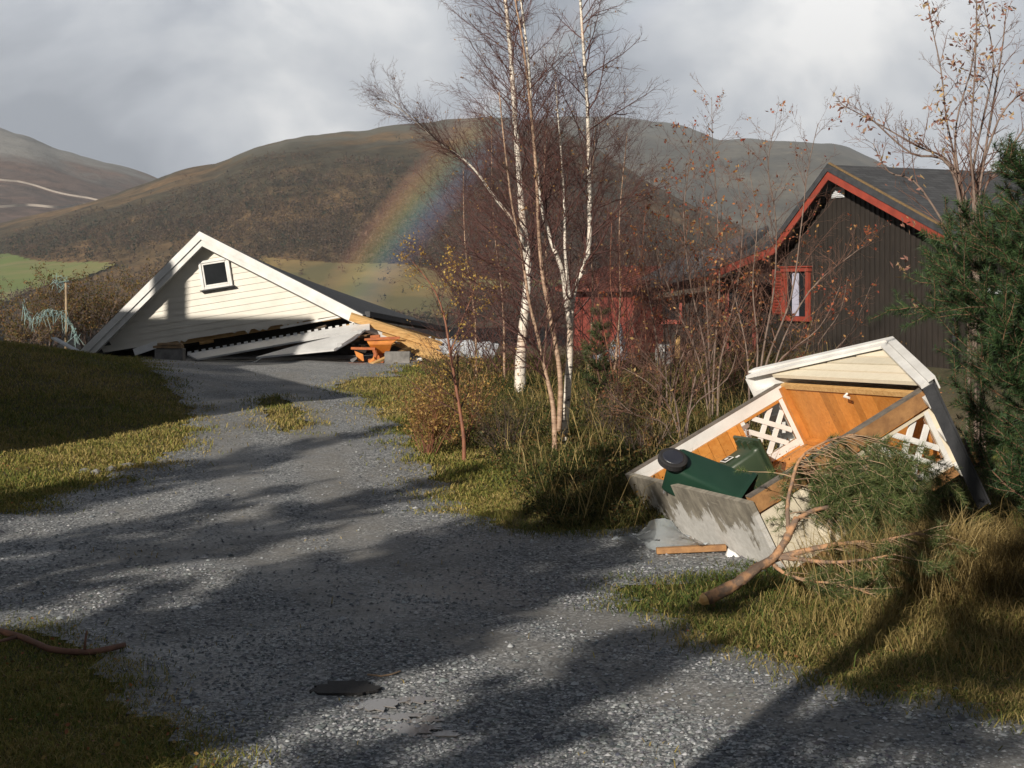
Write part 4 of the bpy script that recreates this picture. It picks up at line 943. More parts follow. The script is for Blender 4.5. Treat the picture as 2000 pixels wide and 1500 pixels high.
    # hook and latch
    mb = MB(); mb.tube([S_(SW * .5, .05, SH - .05), S_(SW * .5, .06, SH - .09), S_(SW * .53, .07, SH - .09)], .012, 6); mb.build('ceiling_hook', M['white'], root)
    mb = MB(); sbox(mb, .052, .075, .16, .20, za - .05, za + .02); mb.tube([S_(.08, .2, za - .03), S_(.1, .25, za - .06), S_(.1, .28, za - .02)], .01, 6); mb.build('latch', M['metal'], root)
    # gable: horizontal boards cut to the slope
    rise = .56; GB = SH - .07; tp = rise / (SW / 2); mb = MB(); n_ = 4
    for i in range(n_):
        h0, h1 = rise * i / n_ + .004, rise * (i + 1) / n_ - .009; e0, e1 = h0 / tp, h1 / tp
        y0, y1 = -.115, -.085
        mb.hexa([S_(e0, y0 - .006, GB + h0), S_(SW - e0, y0 - .006, GB + h0), S_(SW - e0, y1, GB + h0), S_(e0, y1, GB + h0), S_(e1, y0, GB + h1), S_(SW - e1, y0, GB + h1), S_(SW - e1, y1, GB + h1), S_(e1, y1, GB + h1)])
    pbuild(mb, 'gable', M['creamb'], root, 5)
    # roof slopes with white barge boards in two steps and a dark felt back
    ex, fo, bo = .26, .17, .30; xm = SW / 2; zt = GB + rise + .045
    for sg in (-1, 1):
        X = lambda d_: xm + sg * d_; Z = lambda d_: zt - d_ * tp
        mb = MB(); D_ = xm + ex
        def slab(d0, d1, y0, y1, o0, o1, mb=mb):
            q = [S_(X(d0), y0, Z(d0) + o0), S_(X(d1), y0, Z(d1) + o0), S_(X(d1), y1, Z(d1) + o0), S_(X(d0), y1, Z(d0) + o0), S_(X(d0), y0, Z(d0) + o1), S_(X(d1), y0, Z(d1) + o1), S_(X(d1), y1, Z(d1) + o1), S_(X(d0), y1, Z(d0) + o1)]
            if sg < 0: q = [q[1], q[0], q[3], q[2], q[5], q[4], q[7], q[6]]
            mb.hexa(q)
        slab(0, D_, -fo + .03, SD + bo, .0, .035); mb.build('roof_boards', M['white'], root)
        mb = MB(); slab(0, D_ + .02, -fo + .035, SD + bo + .02, .037, .055, mb); mb.build('roofing_felt', M['darkroof'], root)
        mb = MB(); slab(0, D_, -fo, -fo + .028, -.075, .05, mb); slab(0, D_ + .03, -fo - .022, -fo - .002, .0, .064, mb); slab(0, D_ + .03, -fo - .02, -fo + .09, .0645, .080, mb); mb.build('barge_board', M['white'], root)
        mb = MB(); slab(D_ - .0, D_ + .022, -fo + .03, SD + bo, -.07, .034, mb); mb.build('eaves_board', M['white'] if sg < 0 else M['darkroof'], root)
        for y in (-.0, .3, .62): mb = MB(); slab(xm + .02, D_ - .03, y, y + .045, -.075, -.002, mb); mb.build('rafter_end', M['white'], root)
M['creamb'] = plank_mat('cream_boards', (.70, .63, .48), (.76, .69, .54), (.72, .66, .52), (2, 2, 2))
M['orangewood2'] = simple('stained_pine_trim', (.50, .20, .04), (.36, .13, .025), 6, .6)
shelter()
# ---------------------------------------------------------------- wheelie bins
def bin_model(name, label, pos, axis, nx, green, lid_open, sc_=1.0):
    """axis: bottom to top; nx: along the axle"""
    z = Vector(axis).normalized(); x = (Vector(nx) - z * Vector(nx).dot(z)).normalized(); y = z.cross(x)
    B = lambda a, b_, c: Vector(pos) + (x * a + y * b_ + z * c) * sc_
    Mx = Matrix((x, y, z)).transposed()
    root = empty(name, pos, label, 'wheelie bin', 'green wheelie bins')
    mb = MB(); n = 0
    prof = [(.19, .20, 0), (.20, .215, .04), (.235, .262, .88), (.26, .29, .89), (.262, .292, .95)]
    # rounded-rectangle rings
    rings = []
    for (hx, hy, zz) in prof:
        r = .05; ring = []
        for k, (cx, cy) in enumerate(((hx - r, hy - r), (-hx + r, hy - r), (-hx + r, -hy + r), (hx - r, -hy + r))):
            for j in range(4):
                a = math.pi / 2 * k + math.pi / 6 * j; ring.append(B(cx + r * math.cos(a), cy + r * math.sin(a), zz))
        rings.append(ring)
    N_ = 16; vs = [p for r_ in rings for p in r_]; fs = [tuple(range(N_ - 1, -1, -1))]
    for i in range(len(rings) - 1): fs += [(i * N_ + j, i * N_ + (j + 1) % N_, (i + 1) * N_ + (j + 1) % N_, (i + 1) * N_ + j) for j in range(N_)]
    mb.add(vs, fs)
    o = mb.build('body', green, root, smooth=True)
    mb = MB(); q = [Vector(Bp) for Bp in rings[-1]]; c = sum(q, Vector()) / len(q); mb.add([p + (c - p) * .10 - z * .01 for p in q] + [p + (c - p) * .30 - z * .45 * sc_ for p in q] , [(j, 16 + j, 16 + (j + 1) % 16, (j + 1) % 16) for j in range(16)] + [tuple(range(16, 32))]); mb.build('inside', M['black'], root)
    for s in ((1,) if lid_open is None else (-1, 1)):
        mb = MB(); c = B(s * .262, .15, .03); mb.tube([c - x * .03, c - x * .024, c + x * .024, c + x * .03], [.105, .13, .13, .115], 28); wl = mb.build('wheel', M['lid'], root, smooth=False)
        mb = MB(); mb.tube([c + x * s * .031, c + x * s * .036], [.095, .09], 28); mb.build('hub', M['hubm'], wl)
    mb = MB(); mb.tube([B(-.26, .15, .03), B(.26, .15, .03)], .012, 8); mb.build('axle', M['metal'], root)
    # handle with two brackets at the top back
    mb = MB()
    for s in (-.17, 0, .17): mb.box(B(s, .325, .93), (.03 if s else .025, .07, .07), Mx)
    mb.tube([B(-.21, .355, .95), B(.21, .355, .95)], .018, 8); mb.build('handle', green, root)
    if lid_open is None: return root, B, Mx
    lid = MB()
    if lid_open: lid.box(B(0, .33, .62), (.50, .03, .58), Mx @ Matrix.Rotation(.03, 3, 'X')); lid.box(B(0, .352, .62), (.40, .016, .44), Mx)
    else: lid.box(B(0, -.01, .975), (.53, .60, .035), Mx); lid.box(B(0, -.01, 1.0), (.40, .44, .02), Mx); lid.box(B(0, -.30, .955), (.5, .025, .06), Mx)
    lid.build('lid', green, root, bevel=.01)
    return root, B, Mx
M['hubm'] = simple('bin_hub', (.022, .024, .034), (.03, .032, .042), 6, .45)
M['bing'] = simple('dark_green_plastic', (.010, .034, .021), (.013, .040, .025), 3, .38, .05, 40)
M['bino'] = simple('olive_green_plastic', (.026, .044, .022), (.022, .038, .020), 3, .42, .05, 40)
a1_ = Vector((.862, -.346, -.372)); n1_ = Vector((.133, -.554, .822))
b1, B1, X1 = bin_model('wheelie_bin', 'dark green wheelie bin lying on its side with its wheel at the left post', (1.424, 12.73, .652), a1_, n1_, M['bing'], None, .756)
a2_ = Sd(0, 0, 1); n2_ = Sd(-1, 0, 0)
b2, B2, X2 = bin_model('wheelie_bin', 'olive green wheelie bin with its handle up, jammed behind the lying bin', S_(.45, .45, .34), a2_, n2_, M['bino'], False, .73)
# sticker on the olive bin: a white square sign with a dark figure
mb = MB(); mb.box(B2(.05, .268, .62), (.11, .006, .10), X2); s = mb.build('sticker', M['white'], b2)
mb = MB(); mb.box(B2(.05, .273, .62), (.09, .004, .08), X2); mb.build('sticker_field', M['black'], s)
mb = MB(); mb.tube([B2(.05, .2755, .62), B2(.05, .2785, .62)], .022, 14); mb.build('sticker_mark', M['white'], s)
mb = MB()
for k in (0, .03): mb.box(B2(-.07 - k, .268, .72), (.008, .005, .04), X2)
mb.build('marking', M['white'], b2)
# ---------------------------------------------------------------- trees and shrubs
class Segs:
    def __init__(s): s.a = []
    def build(s, name, mat, parent, sides=3):
        if not s.a: return None
        A = np.array([(*p, *q, r0, r1) for p, q, r0, r1 in s.a]); p, q, r0, r1 = A[:, :3], A[:, 3:6], A[:, 6:7], A[:, 7:8]
        d = q - p; d /= np.linalg.norm(d, axis=1, keepdims=True) + 1e-9; ref = np.tile([.13, .37, .92], (len(d), 1))
        x = np.cross(d, ref); x /= np.linalg.norm(x, axis=1, keepdims=True) + 1e-9; y = np.cross(d, x)
        V = []
        for c, r in ((p, r0), (q, r1)):
            for k in range(sides):
                a = 2 * math.pi * k / sides; V.append(c + (x * math.cos(a) + y * math.sin(a)) * r)
        V = np.stack(V, 1).reshape(-1, 3); i = np.arange(len(d))[:, None] * 2 * sides
        Fq = np.concatenate([i + np.array([k, (k + 1) % sides, sides + (k + 1) % sides, sides + k]) for k in range(sides)])
        return np_mesh(name, V, Fq, mat, parent, smooth=True)
def rnd(g): return Vector((g.gauss(0, 1), g.gauss(0, 1), g.gauss(0, 1)))
def grow(S, tips, g, p, d, L, r, lv, spec):
    """spec[lv] = (children, child length ratio, spread, upward pull, wobble, segments)"""
    nchild, ratio, spread, pull, wob_, ns = spec[lv]
    d = Vector(d).normalized(); p = Vector(p); st = L / ns; last = lv == len(spec) - 1
    pts = [p.copy()]
    for i in range(ns):
        d = (d + rnd(g) * wob_ + Vector((0, 0, pull))).normalized(); q = p + d * st
        r0 = r * (1 - .75 * i / ns); r1 = r * (1 - .75 * (i + 1) / ns); S.a.append((p, q, r0, r1)); pts.append(q.copy())
        if last: tips.append((p, q))
        p = q
    if last: return
    for k in range(nchild):
        f = .18 + .82 * (k + g.random()) / nchild; j = min(int(f * ns), ns - 1); b = pts[j].lerp(pts[j + 1], f * ns - j)
        ax = (pts[j + 1] - pts[j]).normalized(); sd = rnd(g); sd = (sd - ax * sd.dot(ax)).normalized()
        grow(S, tips, g, b, ax + sd * spread * g.uniform(.6, 1.3), L * ratio * (1.15 - .7 * f) * g.uniform(.7, 1.25), max(r * (1 - .75 * f) * .62, spec_min[0]), lv + 1, spec)
spec_min = [.0021]
def leaves(tips, n, size, pal, g, hang=.3, jit=.02):
    """n leaf blades set along the outermost twigs"""
    q = np.random.default_rng(g.randrange(10 ** 6)); n = n // 3 * 3; T = np.array([(*a, *b) for a, b in tips]); i = np.repeat(q.integers(0, len(T), n // 3), 3); f = np.repeat(q.random((n // 3, 1)), 3, 0)
    c = T[i, :3] * (1 - f) + T[i, 3:] * f + q.normal(size=(n, 3)) * jit
    a = q.normal(size=(n, 3)); a[:, 2] -= hang; a /= np.linalg.norm(a, axis=1, keepdims=True); b = np.cross(a, q.normal(size=(n, 3))); b /= np.linalg.norm(b, axis=1, keepdims=True)
    s = size * (.6 + .8 * q.random((n, 1)))
    V = np.stack([c, c + a * s * .5 + b * s * .28, c + a * s, c + a * s * .5 - b * s * .28], 1).reshape(-1, 3); Fq = np.arange(4 * n).reshape(-1, 4)
    pal = np.array(pal); col = pal[q.integers(0, len(pal), n)] * (.7 + .6 * q.random((n, 1)))
    return V, Fq, np.repeat(col, 4, 0)
def leafobj(tips, n, size, pal, g, parent, hang=.3, jit=.02, name='leaves'):
    V, Fq, c = leaves(tips, n, size, pal, g, hang, jit); return np_mesh(name, V, Fq, M['leafy'], parent, c)
def smooth_pts(pts, k=4):
    o = []
    for i in range(len(pts) - 1):
        p0, p1, p2, p3 = pts[max(i - 1, 0)], pts[i], pts[i + 1], pts[min(i + 2, len(pts) - 1)]
        for j in range(k):
            t_ = j / k; o.append(.5 * ((2 * p1) + (p2 - p0) * t_ + (2 * p0 - 5 * p1 + 4 * p2 - p3) * t_ * t_ + (3 * p1 - p0 - 3 * p2 + p3) * t_ ** 3))
    return o + [pts[-1]]
# birch bark: white with dark marks, ruddy where thin
m, t, b = newmat('birch_bark')
n1_ = noi(t, 10, 5, .7, stretch=(.7, .7, 3.2)); n2_ = noi(t, 26, 3, .6, stretch=(.5, .5, 3)); n3_ = noi(t, 1.1, 3, .5)
cc = mixc(t, ramp(t, n1_, [(.54, (0, 0, 0)), (.60, (1, 1, 1))]), ramp(t, n2_, [(.3, (.70, .65, .57)), (.7, (.54, .48, .41))]), (.055, .045, .04))
cc = mixc(t, ramp(t, n3_, [(.55, (0, 0, 0)), (.70, (.5, .5, .5))]), cc, (.42, .24, .14))
t.links.new(cc, b.inputs['Base Color']); b.inputs['Roughness'].default_value = .6; bump(t, b, n1_, .3, .01); M['birch'] = m
m, t, b = newmat('young_birch_bark')
n1_ = noi(t, 12, 5, .7, stretch=(.7, .7, 3)); t.links.new(ramp(t, n1_, [(.35, (.44, .31, .22)), (.55, (.27, .17, .11)), (.7, (.10, .07, .055))]), b.inputs['Base Color']); b.inputs['Roughness'].default_value = .65; M['ybirch'] = m
BR = [(0, 0, 0, 0, 0, 0)]
BSPEC = [(9, .52, .75, .05, .10, 6), (5, .55, .8, .02, .14, 4), (0, 0, 0, -.01, .18, 3)]
def birch(label, Y, trunks, seed, name='birch_tree', nbr=34, L=1.25, bark='birch', side=-.35, zfrom=.30, leaf=260, group='birches between the driveway and the cabin', upw=.75, spec=BSPEC, pal=((.30, .17, .07), (.22, .12, .05), (.36, .24, .10))):
    """trunks: list of (photo path, radius at foot, radius at top[, depth shift at the top])"""
    g = random.Random(seed); foot = at(*trunks[0][0][0], Y); foot.z = float(gz(foot.x, foot.y))
    root = empty(name, foot, label, 'birch', group)
    mb = MB(); S = Segs(); tips = []
    for ti, tr in enumerate(trunks):
        path, r0, r1 = tr[:3]; dy = tr[3] if len(tr) > 3 else 0; dy0 = 0; fN, fL = tr[4] if len(tr) > 4 else (1 if ti == 0 else .75, 1)
        n = len(path); pts = [at(px, py, Y + dy0 + dy * i / (n - 1)) for i, (px, py) in enumerate(path)]
        if ti == 0: pts = [Vector((pts[0].x, pts[0].y, float(gz(pts[0].x, pts[0].y)) - .15))] + pts
        # the tip goes on above the frame
        if path[-1][1] < 60: pts.append(pts[-1] + (pts[-1] - pts[-2]).normalized() * .9)
        pts = smooth_pts(pts, 4); k = len(pts); rad = [r0 + (r1 - r0) * (i / (k - 1)) ** .8 for i in range(k)]
        mb.tube(pts, rad, 10, rough=.06, seed=seed + ti)
        tl = (pts[-1] - pts[0]).length
        for i in range(int(nbr * fN)):
            f = zfrom + (1 - zfrom) * ((i + g.random()) / nbr / fN); f = min(f, .995); q = f * (k - 1); j = int(q); p = pts[j].lerp(pts[min(j + 1, k - 1)], q - j)
            a = g.uniform(0, 6.283); ax = (pts[min(j + 1, k - 1)] - pts[max(j - 1, 0)]).normalized()
            d = Vector((math.cos(a) + side * .8, math.sin(a), 0)) * .8 + ax * upw * g.uniform(.5, 1.4)
            grow(S, tips, g, p, d, L * fL * (1.25 - .75 * f) * g.uniform(.55, 1.25), min(.011, rad[j] * .5), 0, spec)
    mb.build('trunk', M[bark], root, smooth=True); S.build('crown', M['twig'], root)
    if leaf: leafobj(tips, leaf, .035, pal, g, root)
    return root
birch('slim grey white birch rising from the bank, its trunk bent to the right halfway up', 16.8, [
    ([(1102, 852), (1108, 770), (1113, 690), (1115, 610), (1125, 556), (1148, 495), (1152, 420), (1150, 310), (1147, 200), (1140, 100), (1134, 10)], .052, .013, .3),
    ([(1113, 640), (1107, 600), (1098, 530), (1077, 473), (1057, 400), (1048, 330), (1040, 250), (1033, 130), (1020, 20)], .034, .010, .3),
    ([(1115, 600), (1104, 500), (1103, 430), (1098, 325), (1091, 243), (1085, 160)], .022, .006, .1)], 11, nbr=44, side=.1)
birch('thin ruddy birch stem standing just left of the bent birch', 16.6, [
    ([(1083, 838), (1078, 780), (1067, 733), (1053, 667), (1033, 587), (1020, 500), (1000, 400), (985, 280), (975, 180)], .036, .007, .2),
    ([(1092, 842), (1094, 735), (1076, 625), (1060, 540), (1052, 450), (1047, 330), (1035, 200), (1022, 90), (1008, 10)], .034, .009, .3)], 12, bark='ybirch', nbr=46, side=-.3)
birch('thick white birch trunk behind, with a long limb leaning left over the rainbow', 23.5, [
    ([(1016, 735), (1018, 690), (1022, 640), (1030, 560), (1030, 500), (1021, 430), (1014, 340), (1006, 230), (998, 110), (988, 10)], .108, .026, .3),
    ([(1021, 475), (1008, 440), (962, 380), (930, 335), (897, 305), (860, 280), (820, 245), (780, 212), (745, 192)], .032, .003, -.6, (.42, .62))], 13, nbr=84, L=1.85, upw=1.0, side=-.35)
# reddish young birches massed behind the white trunks
YS = [(10, .5, .6, .06, .10, 6), (5, .55, .8, .02, .14, 4), (0, 0, 0, 0, .18, 3)]
for i, (x, y, Y, hx, hy, lab) in enumerate((
        (930, 770, 25.5, 905, 330, 'young birch thicket stem, leftmost, leaning over towards the driveway'),
        (985, 770, 25, 960, 250, 'young birch with dense dark red twigs left of the thick white trunk'),
        (1060, 770, 25.5, 1070, 190, 'young birch with dense dark red twigs between the white trunks'),
        (1145, 770, 26, 1165, 230, 'young birch with dense dark red twigs right of the bent birch'),
        (1195, 770, 25.5, 1225, 260, 'young birch at the right edge of the birch group before the red shed'))):
    birch(lab, Y, [([(x, y), ((x * 2 + hx) / 3 + 6, (2 * y + hy) / 3), ((x + 2 * hx) / 3 - 5, (y + 2 * hy) / 3), (hx, hy)], .035, .006, .2)], 40 + i, bark='ybirch', nbr=56, L=1.8, side=-.25 if i < 3 else .15, zfrom=.18, leaf=180, upw=.8, spec=YS)
for i, (x, y, Y, hx, hy, lab) in enumerate((
        (1205, 800, 20.5, 1195, 430, 'bare red brown sapling in front of the red shed, nearest the birches'),
        (1250, 805, 21, 1262, 400, 'bare red brown sapling in front of the red window of the low wing'),
        (1330, 800, 22, 1345, 420, 'bare red brown sapling in front of the low wing door'),
        (1430, 800, 22.5, 1420, 450, 'bare red brown sapling left of the shuttered cabin window'))):
    birch(lab, Y, [([(x, y), ((x * 2 + hx) / 3 + 8, (2 * y + hy) / 3), ((x + 2 * hx) / 3 - 6, (y + 2 * hy) / 3), (hx, hy)], .018, .004, .2), ([(x + 4, y - 60), (x + 34, y - 200), (x + 52, hy + 90)], .012, .003), ([(x - 4, y - 50), (x - 30, y - 180), (x - 40, hy + 110)], .012, .003)], 140 + i, name='bare_sapling', bark='redstem', nbr=30, L=.95, side=0, zfrom=.12, leaf=120, upw=1.0, spec=[(5, .5, .6, .07, .10, 5), (3, .55, .8, .03, .14, 3), (0, 0, 0, 0, .18, 2)], group='bare saplings before the low wing', pal=((.34, .10, .05), (.26, .12, .05), (.36, .22, .09)))
# the sapling by the drive that still has yellow leaves
spec_min[0] = .0013
birch('young birch sapling with a ruddy trunk and a few yellow leaves beside the driveway', 17.4, [
    ([(906, 858), (898, 800), (888, 740), (878, 680), (868, 620), (850, 570), (822, 530), (800, 505)], .030, .004, .2),
    ([(880, 690), (905, 620), (925, 570), (930, 540)], .012, .003, .1)], 60, name='birch_sapling', bark='redstem', nbr=30, L=.75, side=-.2, zfrom=.22, leaf=900, pal=((.42, .27, .06), (.50, .36, .10), (.34, .20, .06)), spec=[(5, .5, .7, .03, .12, 5), (3, .55, .8, 0, .15, 3), (0, 0, 0, 0, .2, 2)])
# low bushes
def bush(label, x, y, Y, w_, h_, seed, nst=14, leaf=1200, size=.04, pal=((.28, .16, .06), (.36, .24, .09), (.20, .11, .05)), mat='twig', name='bush', group=None, spec=None, foot_z=None, r=.012, spread=1.0, cat='bush', jit=.03, z0=-.05):
    g = random.Random(seed); c = at(x, y, Y); c.z = float(gz(c.x, c.y)) if foot_z is None else foot_z
    root = empty(name, c, label, cat, group); S = Segs(); tips = []; u = Y / F
    for i in range(nst):
        a = g.uniform(0, 6.283); k = g.random() ** .6; d = Vector((math.cos(a) * w_ * u * .5 * k * spread, math.sin(a) * w_ * u * .5 * k * spread, h_ * u * g.uniform(.6, 1.05)))
        p = c + Vector((math.cos(a) * w_ * u * .10 * k, math.sin(a) * w_ * u * .10 * k, z0)); grow(S, tips, g, p, d, d.length, r, 0, spec or [(7, .45, .7, .03, .08, 6), (4, .5, .8, 0, .14, 4), (0, 0, 0, 0, .2, 2)])
    S.build('stems', M[mat], root)
    if leaf: leafobj(tips, leaf, size, pal, g, root, jit=jit)
    return root
YEL = ((.34, .21, .06), (.42, .28, .09), (.24, .13, .05), (.18, .13, .04))
bush('low bush of small yellow brown leaves at the driveway edge, below the sapling', 835, 850, 17.9, 130, 150, 71, 22, 2600, .035, YEL, mat='redstem', r=.007)
bush('loose bush of yellow brown leaves behind the sapling', 900, 830, 19, 150, 160, 72, 18, 1700, .035, YEL, mat='redstem', r=.007)
bush('dark twiggy bush with few leaves under the thin birch stems', 990, 850, 17.6, 170, 120, 73, 20, 700, .03, ((.10, .09, .03), (.16, .11, .04), (.06, .07, .025)), mat='darkbark', r=.007)
bush('dark twiggy bush right of the bent birch', 1190, 850, 17, 170, 130, 74, 18, 500, .03, ((.10, .09, .03), (.20, .11, .04), (.07, .08, .03)), mat='darkbark', r=.007)
bush('reddish low bush left of the white tank', 1235, 800, 20, 110, 90, 75, 16, 700, .035, ((.26, .10, .05), (.20, .12, .05), (.14, .10, .04)), r=.007)
bush('low bush of ruddy twigs behind the left corner of the shelter', 1255, 880, 15.6, 130, 110, 76, 14, 400, .03, ((.22, .11, .05), (.16, .10, .04)), mat='greytwig', r=.008)
bush('brown leaved bush below the cabin window', 1465, 760, 24, 210, 150, 77, 20, 1800, .05, ((.26, .15, .05), (.16, .12, .04), (.30, .20, .08)), mat='greytwig', r=.010)
# rowan shrubs with long grey rods
def rowan(label, base, rods, Y, seed, leaf=500, nbr=9, L=.9, name='rowan_shrub', pal=((.32, .085, .035), (.40, .16, .06), (.26, .06, .035), (.45, .26, .10)), r=.016, tip=.003, size=.042, mat='greytwig', group='bare rowan shrubs in front of the cabin', cat='rowan'):
    g = random.Random(seed); c = at(*base, Y); c.z = float(gz(c.x, c.y)); root = empty(name, c, label, cat, group); mb = MB(); S = Segs(); tips = []; u = Y / F
    for i, rod in enumerate(rods):
        dy = g.uniform(-.5, .5); st = c + Vector((g.uniform(-14, 14) * u, g.uniform(-.15, .15), -.1))
        pts = [st] + [at(px, py, Y + dy * (k + 1) / len(rod)) for k, (px, py) in enumerate(rod)]
        pts = smooth_pts(pts, 4); n = len(pts); R0 = r * g.uniform(.8, 1.2); rad = [R0 + (tip - R0) * (k / (n - 1)) ** .8 for k in range(n)]; mb.tube(pts, rad, 7, rough=.08, seed=seed + i)
        for k in range(nbr):
            f = .25 + .75 * (k + g.random()) / nbr; q = min(f, .99) * (n - 1); j = int(q); p = pts[j].lerp(pts[min(j + 1, n - 1)], q - j); ax = (pts[min(j + 1, n - 1)] - pts[j]).normalized()
            a = g.uniform(0, 6.283); d = ax * g.uniform(.5, 1.2) + Vector((math.cos(a), math.sin(a), .15)) * .8
            grow(S, tips, g, p, d, L * (1.2 - .75 * f) * g.uniform(.5, 1.3), rad[j] * .55, 0, [(5, .5, .7, .04, .12, 5), (3, .5, .8, .03, .18, 3), (0, 0, 0, .02, .2, 2)])
    mb.build('stems', M[mat], root, smooth=True); S.build('twigs', M['rowtwig'], root)
    if leaf: leafobj(tips, leaf, size, pal, g, root, hang=.5, jit=.015)
    return root
M['rowtwig'] = simple('rowan_twig', (.19, .095, .065), (.11, .06, .045), 4, .7)
spec_min[0] = .002
rowan('tall rowan shrub in the middle, its highest rod rising past the hill crest', (1392, 812), [
    [(1395, 700), (1405, 560), (1400, 400), (1392, 290), (1390, 190)], [(1380, 700), (1350, 560), (1335, 430), (1345, 330), (1352, 262)], [(1410, 690), (1440, 560), (1450, 440), (1440, 350)], [(1370, 720), (1330, 620), (1290, 520), (1270, 440)], [(1405, 720), (1428, 640), (1470, 560), (1500, 480)], [(1385, 700), (1378, 560), (1368, 450), (1375, 360)]], 18.5, 81, 900, nbr=22)
rowan('rowan shrub right of the middle one, its rods crossing the red cabin window', (1470, 800), [
    [(1490, 690), (1512, 560), (1515, 430), (1500, 330), (1510, 255)], [(1500, 700), (1545, 580), (1565, 440), (1578, 330), (1598, 240)], [(1480, 690), (1470, 560), (1478, 440), (1465, 340)], [(1520, 690), (1580, 570), (1660, 500), (1690, 480)], [(1510, 720), (1600, 640), (1640, 560)], [(1460, 700), (1440, 600), (1425, 520)]], 18.0, 82, 700, nbr=20)
rowan('many stemmed rowan shrub with grey rods left of the middle one', (1300, 815), [
    [(1310, 720), (1325, 620), (1320, 500), (1300, 400), (1310, 330)], [(1290, 720), (1275, 620), (1255, 520), (1240, 450)], [(1330, 720), (1370, 640), (1400, 560)], [(1280, 740), (1250, 680), (1225, 600)], [(1300, 700), (1295, 600), (1280, 480), (1285, 380)], [(1320, 730), (1345, 660), (1352, 580), (1365, 500)]], 20, 83, 800, nbr=20)
rowan('low rowan shrub with arching branches close behind the bins', (1330, 850), [
    [(1310, 800), (1270, 750), (1220, 720)], [(1320, 790), (1300, 740), (1260, 690)], [(1345, 790), (1380, 730), (1400, 650)], [(1350, 800), (1420, 740), (1440, 680)], [(1300, 830), (1240, 810), (1195, 770)], [(1350, 780), (1360, 720), (1352, 660)]], 16, 84, 200, nbr=14, L=.7, r=.013, pal=((.26, .12, .06), (.30, .2, .08)))
rowan('slender rowan shrub standing right against the brown gable wall', (1560, 780), [
    [(1590, 690), (1640, 610), (1655, 540)], [(1600, 720), (1660, 650), (1700, 560)], [(1570, 700), (1590, 600), (1585, 500)]], 19.5, 85, 90, nbr=7, L=.6, r=.010)
# tall rowan behind the pine with clusters of dry leaves
DRY = ((.36, .19, .15), (.42, .27, .18), (.28, .14, .11), (.44, .31, .15), (.22, .11, .08))
rt = rowan('tall rowan tree behind the pine with clusters of dry pinkish leaves', (1905, 830), [
    [(1895, 640), (1880, 460), (1868, 360), (1862, 300), (1848, 230), (1838, 140), (1822, 60), (1808, -20)], [(1912, 620), (1908, 460), (1900, 350), (1895, 280), (1903, 150), (1907, 40), (1905, -60)], [(1905, 500), (1900, 340), (1925, 210), (1940, 130), (1930, 50), (1915, -20)], [(1900, 480), (1870, 330), (1868, 240), (1895, 140), (1905, 80)], [(1890, 500), (1862, 330), (1790, 285), (1720, 245), (1645, 205)], [(1888, 500), (1855, 325), (1780, 300), (1710, 240), (1680, 215)],
    [(1910, 420), (1940, 260), (1985, 190), (2060, 150)], [(1905, 420), (1925, 290), (1955, 110), (1965, 20)], [(1890, 560), (1800, 370), (1735, 335), (1705, 280)], [(1915, 430), (1950, 330), (2010, 240), (2060, 210)]],
    14, 86, 0, nbr=12, L=.55, name='rowan_tree', r=.022, tip=.004, group='tall rowan')
del rt['group']
def clusters(root, seed, pts, n, size, spread):
    q = np.random.default_rng(seed); V = []; cols = []; 
    for (px, py, k) in pts:
        c0 = np.array(at(px, py, 14 + q.uniform(-.3, .3)))
        for _ in range(k):
            c = c0 + q.normal(size=3) * spread; a = q.normal(size=3) + np.array([0, 0, .1]); a /= np.linalg.norm(a); b_ = np.cross(a, q.normal(size=3)); b_ /= np.linalg.norm(b_); s = size * q.uniform(.6, 1.4)
            V += [c, c + a * s * .5 + b_ * s * .2, c + a * s + b_ * s * q.normal() * .15, c + a * s * .5 - b_ * s * .2]; cols += [np.array(DRY[q.integers(0, 5)]) * q.uniform(.7, 1.2)] * 4
    np_mesh('leaves', np.array(V), np.arange(len(V)).reshape(-1, 4), M['leafy'], root, np.array(cols))
clusters(rt, 3, [(1692, 232, 40), (1645, 206, 22), (1722, 250, 10), (1788, 275, 26), (1725, 305, 12), (1815, 30, 26), (1812, 5, 24), (1825, 60, 10), (1880, 85, 40), (1900, 60, 30), (1912, 10, 24), (1905, 150, 30), (1840, 180, 22), (1842, 235, 40), (1835, 210, 24), (1870, 130, 26), (1890, 190, 30), (1935, 105, 26), (1935, 130, 20), (1955, 20, 22), (1990, 180, 30), (1995, 130, 16), (1960, 220, 18), (1865, 265, 16), (1870, 160, 20), (1925, 45, 14), (1850, 120, 16), (1835, 300, 14), (1745, 325, 8), (1795, 345, 8), (1770, 440, 12), (1570, 0, 0), (1760, 520, 20), (1790, 590, 12)], 0, .058, .05)
# bushes behind the mound at the left
HED = ((.115, .095, .03), (.17, .115, .04), (.22, .15, .055), (.085, .085, .03), (.20, .10, .04))
for i, (x, y, Y, w_, h_, lab) in enumerate((
        (35, 690, 36, 170, 75, 'low brown green bush at the far left edge above the mound'),
        (90, 690, 37, 150, 150, 'brown green bush with the blue net hanging over it'),
        (175, 690, 38, 170, 140, 'brown green bush right of the netted one'),
        (245, 680, 40, 150, 140, 'brown green bush showing above the left slope of the fallen gable'),
        (-60, 690, 37, 190, 100, 'brown green bush half outside the frame at the left'))):
    bush(lab, x, y, Y, w_, h_, 90 + i, 30, 5200 if h_ > 90 else 2600, .05, HED, mat='greytwig', r=.012, group='bushes behind the mound', name='hedge_bush')
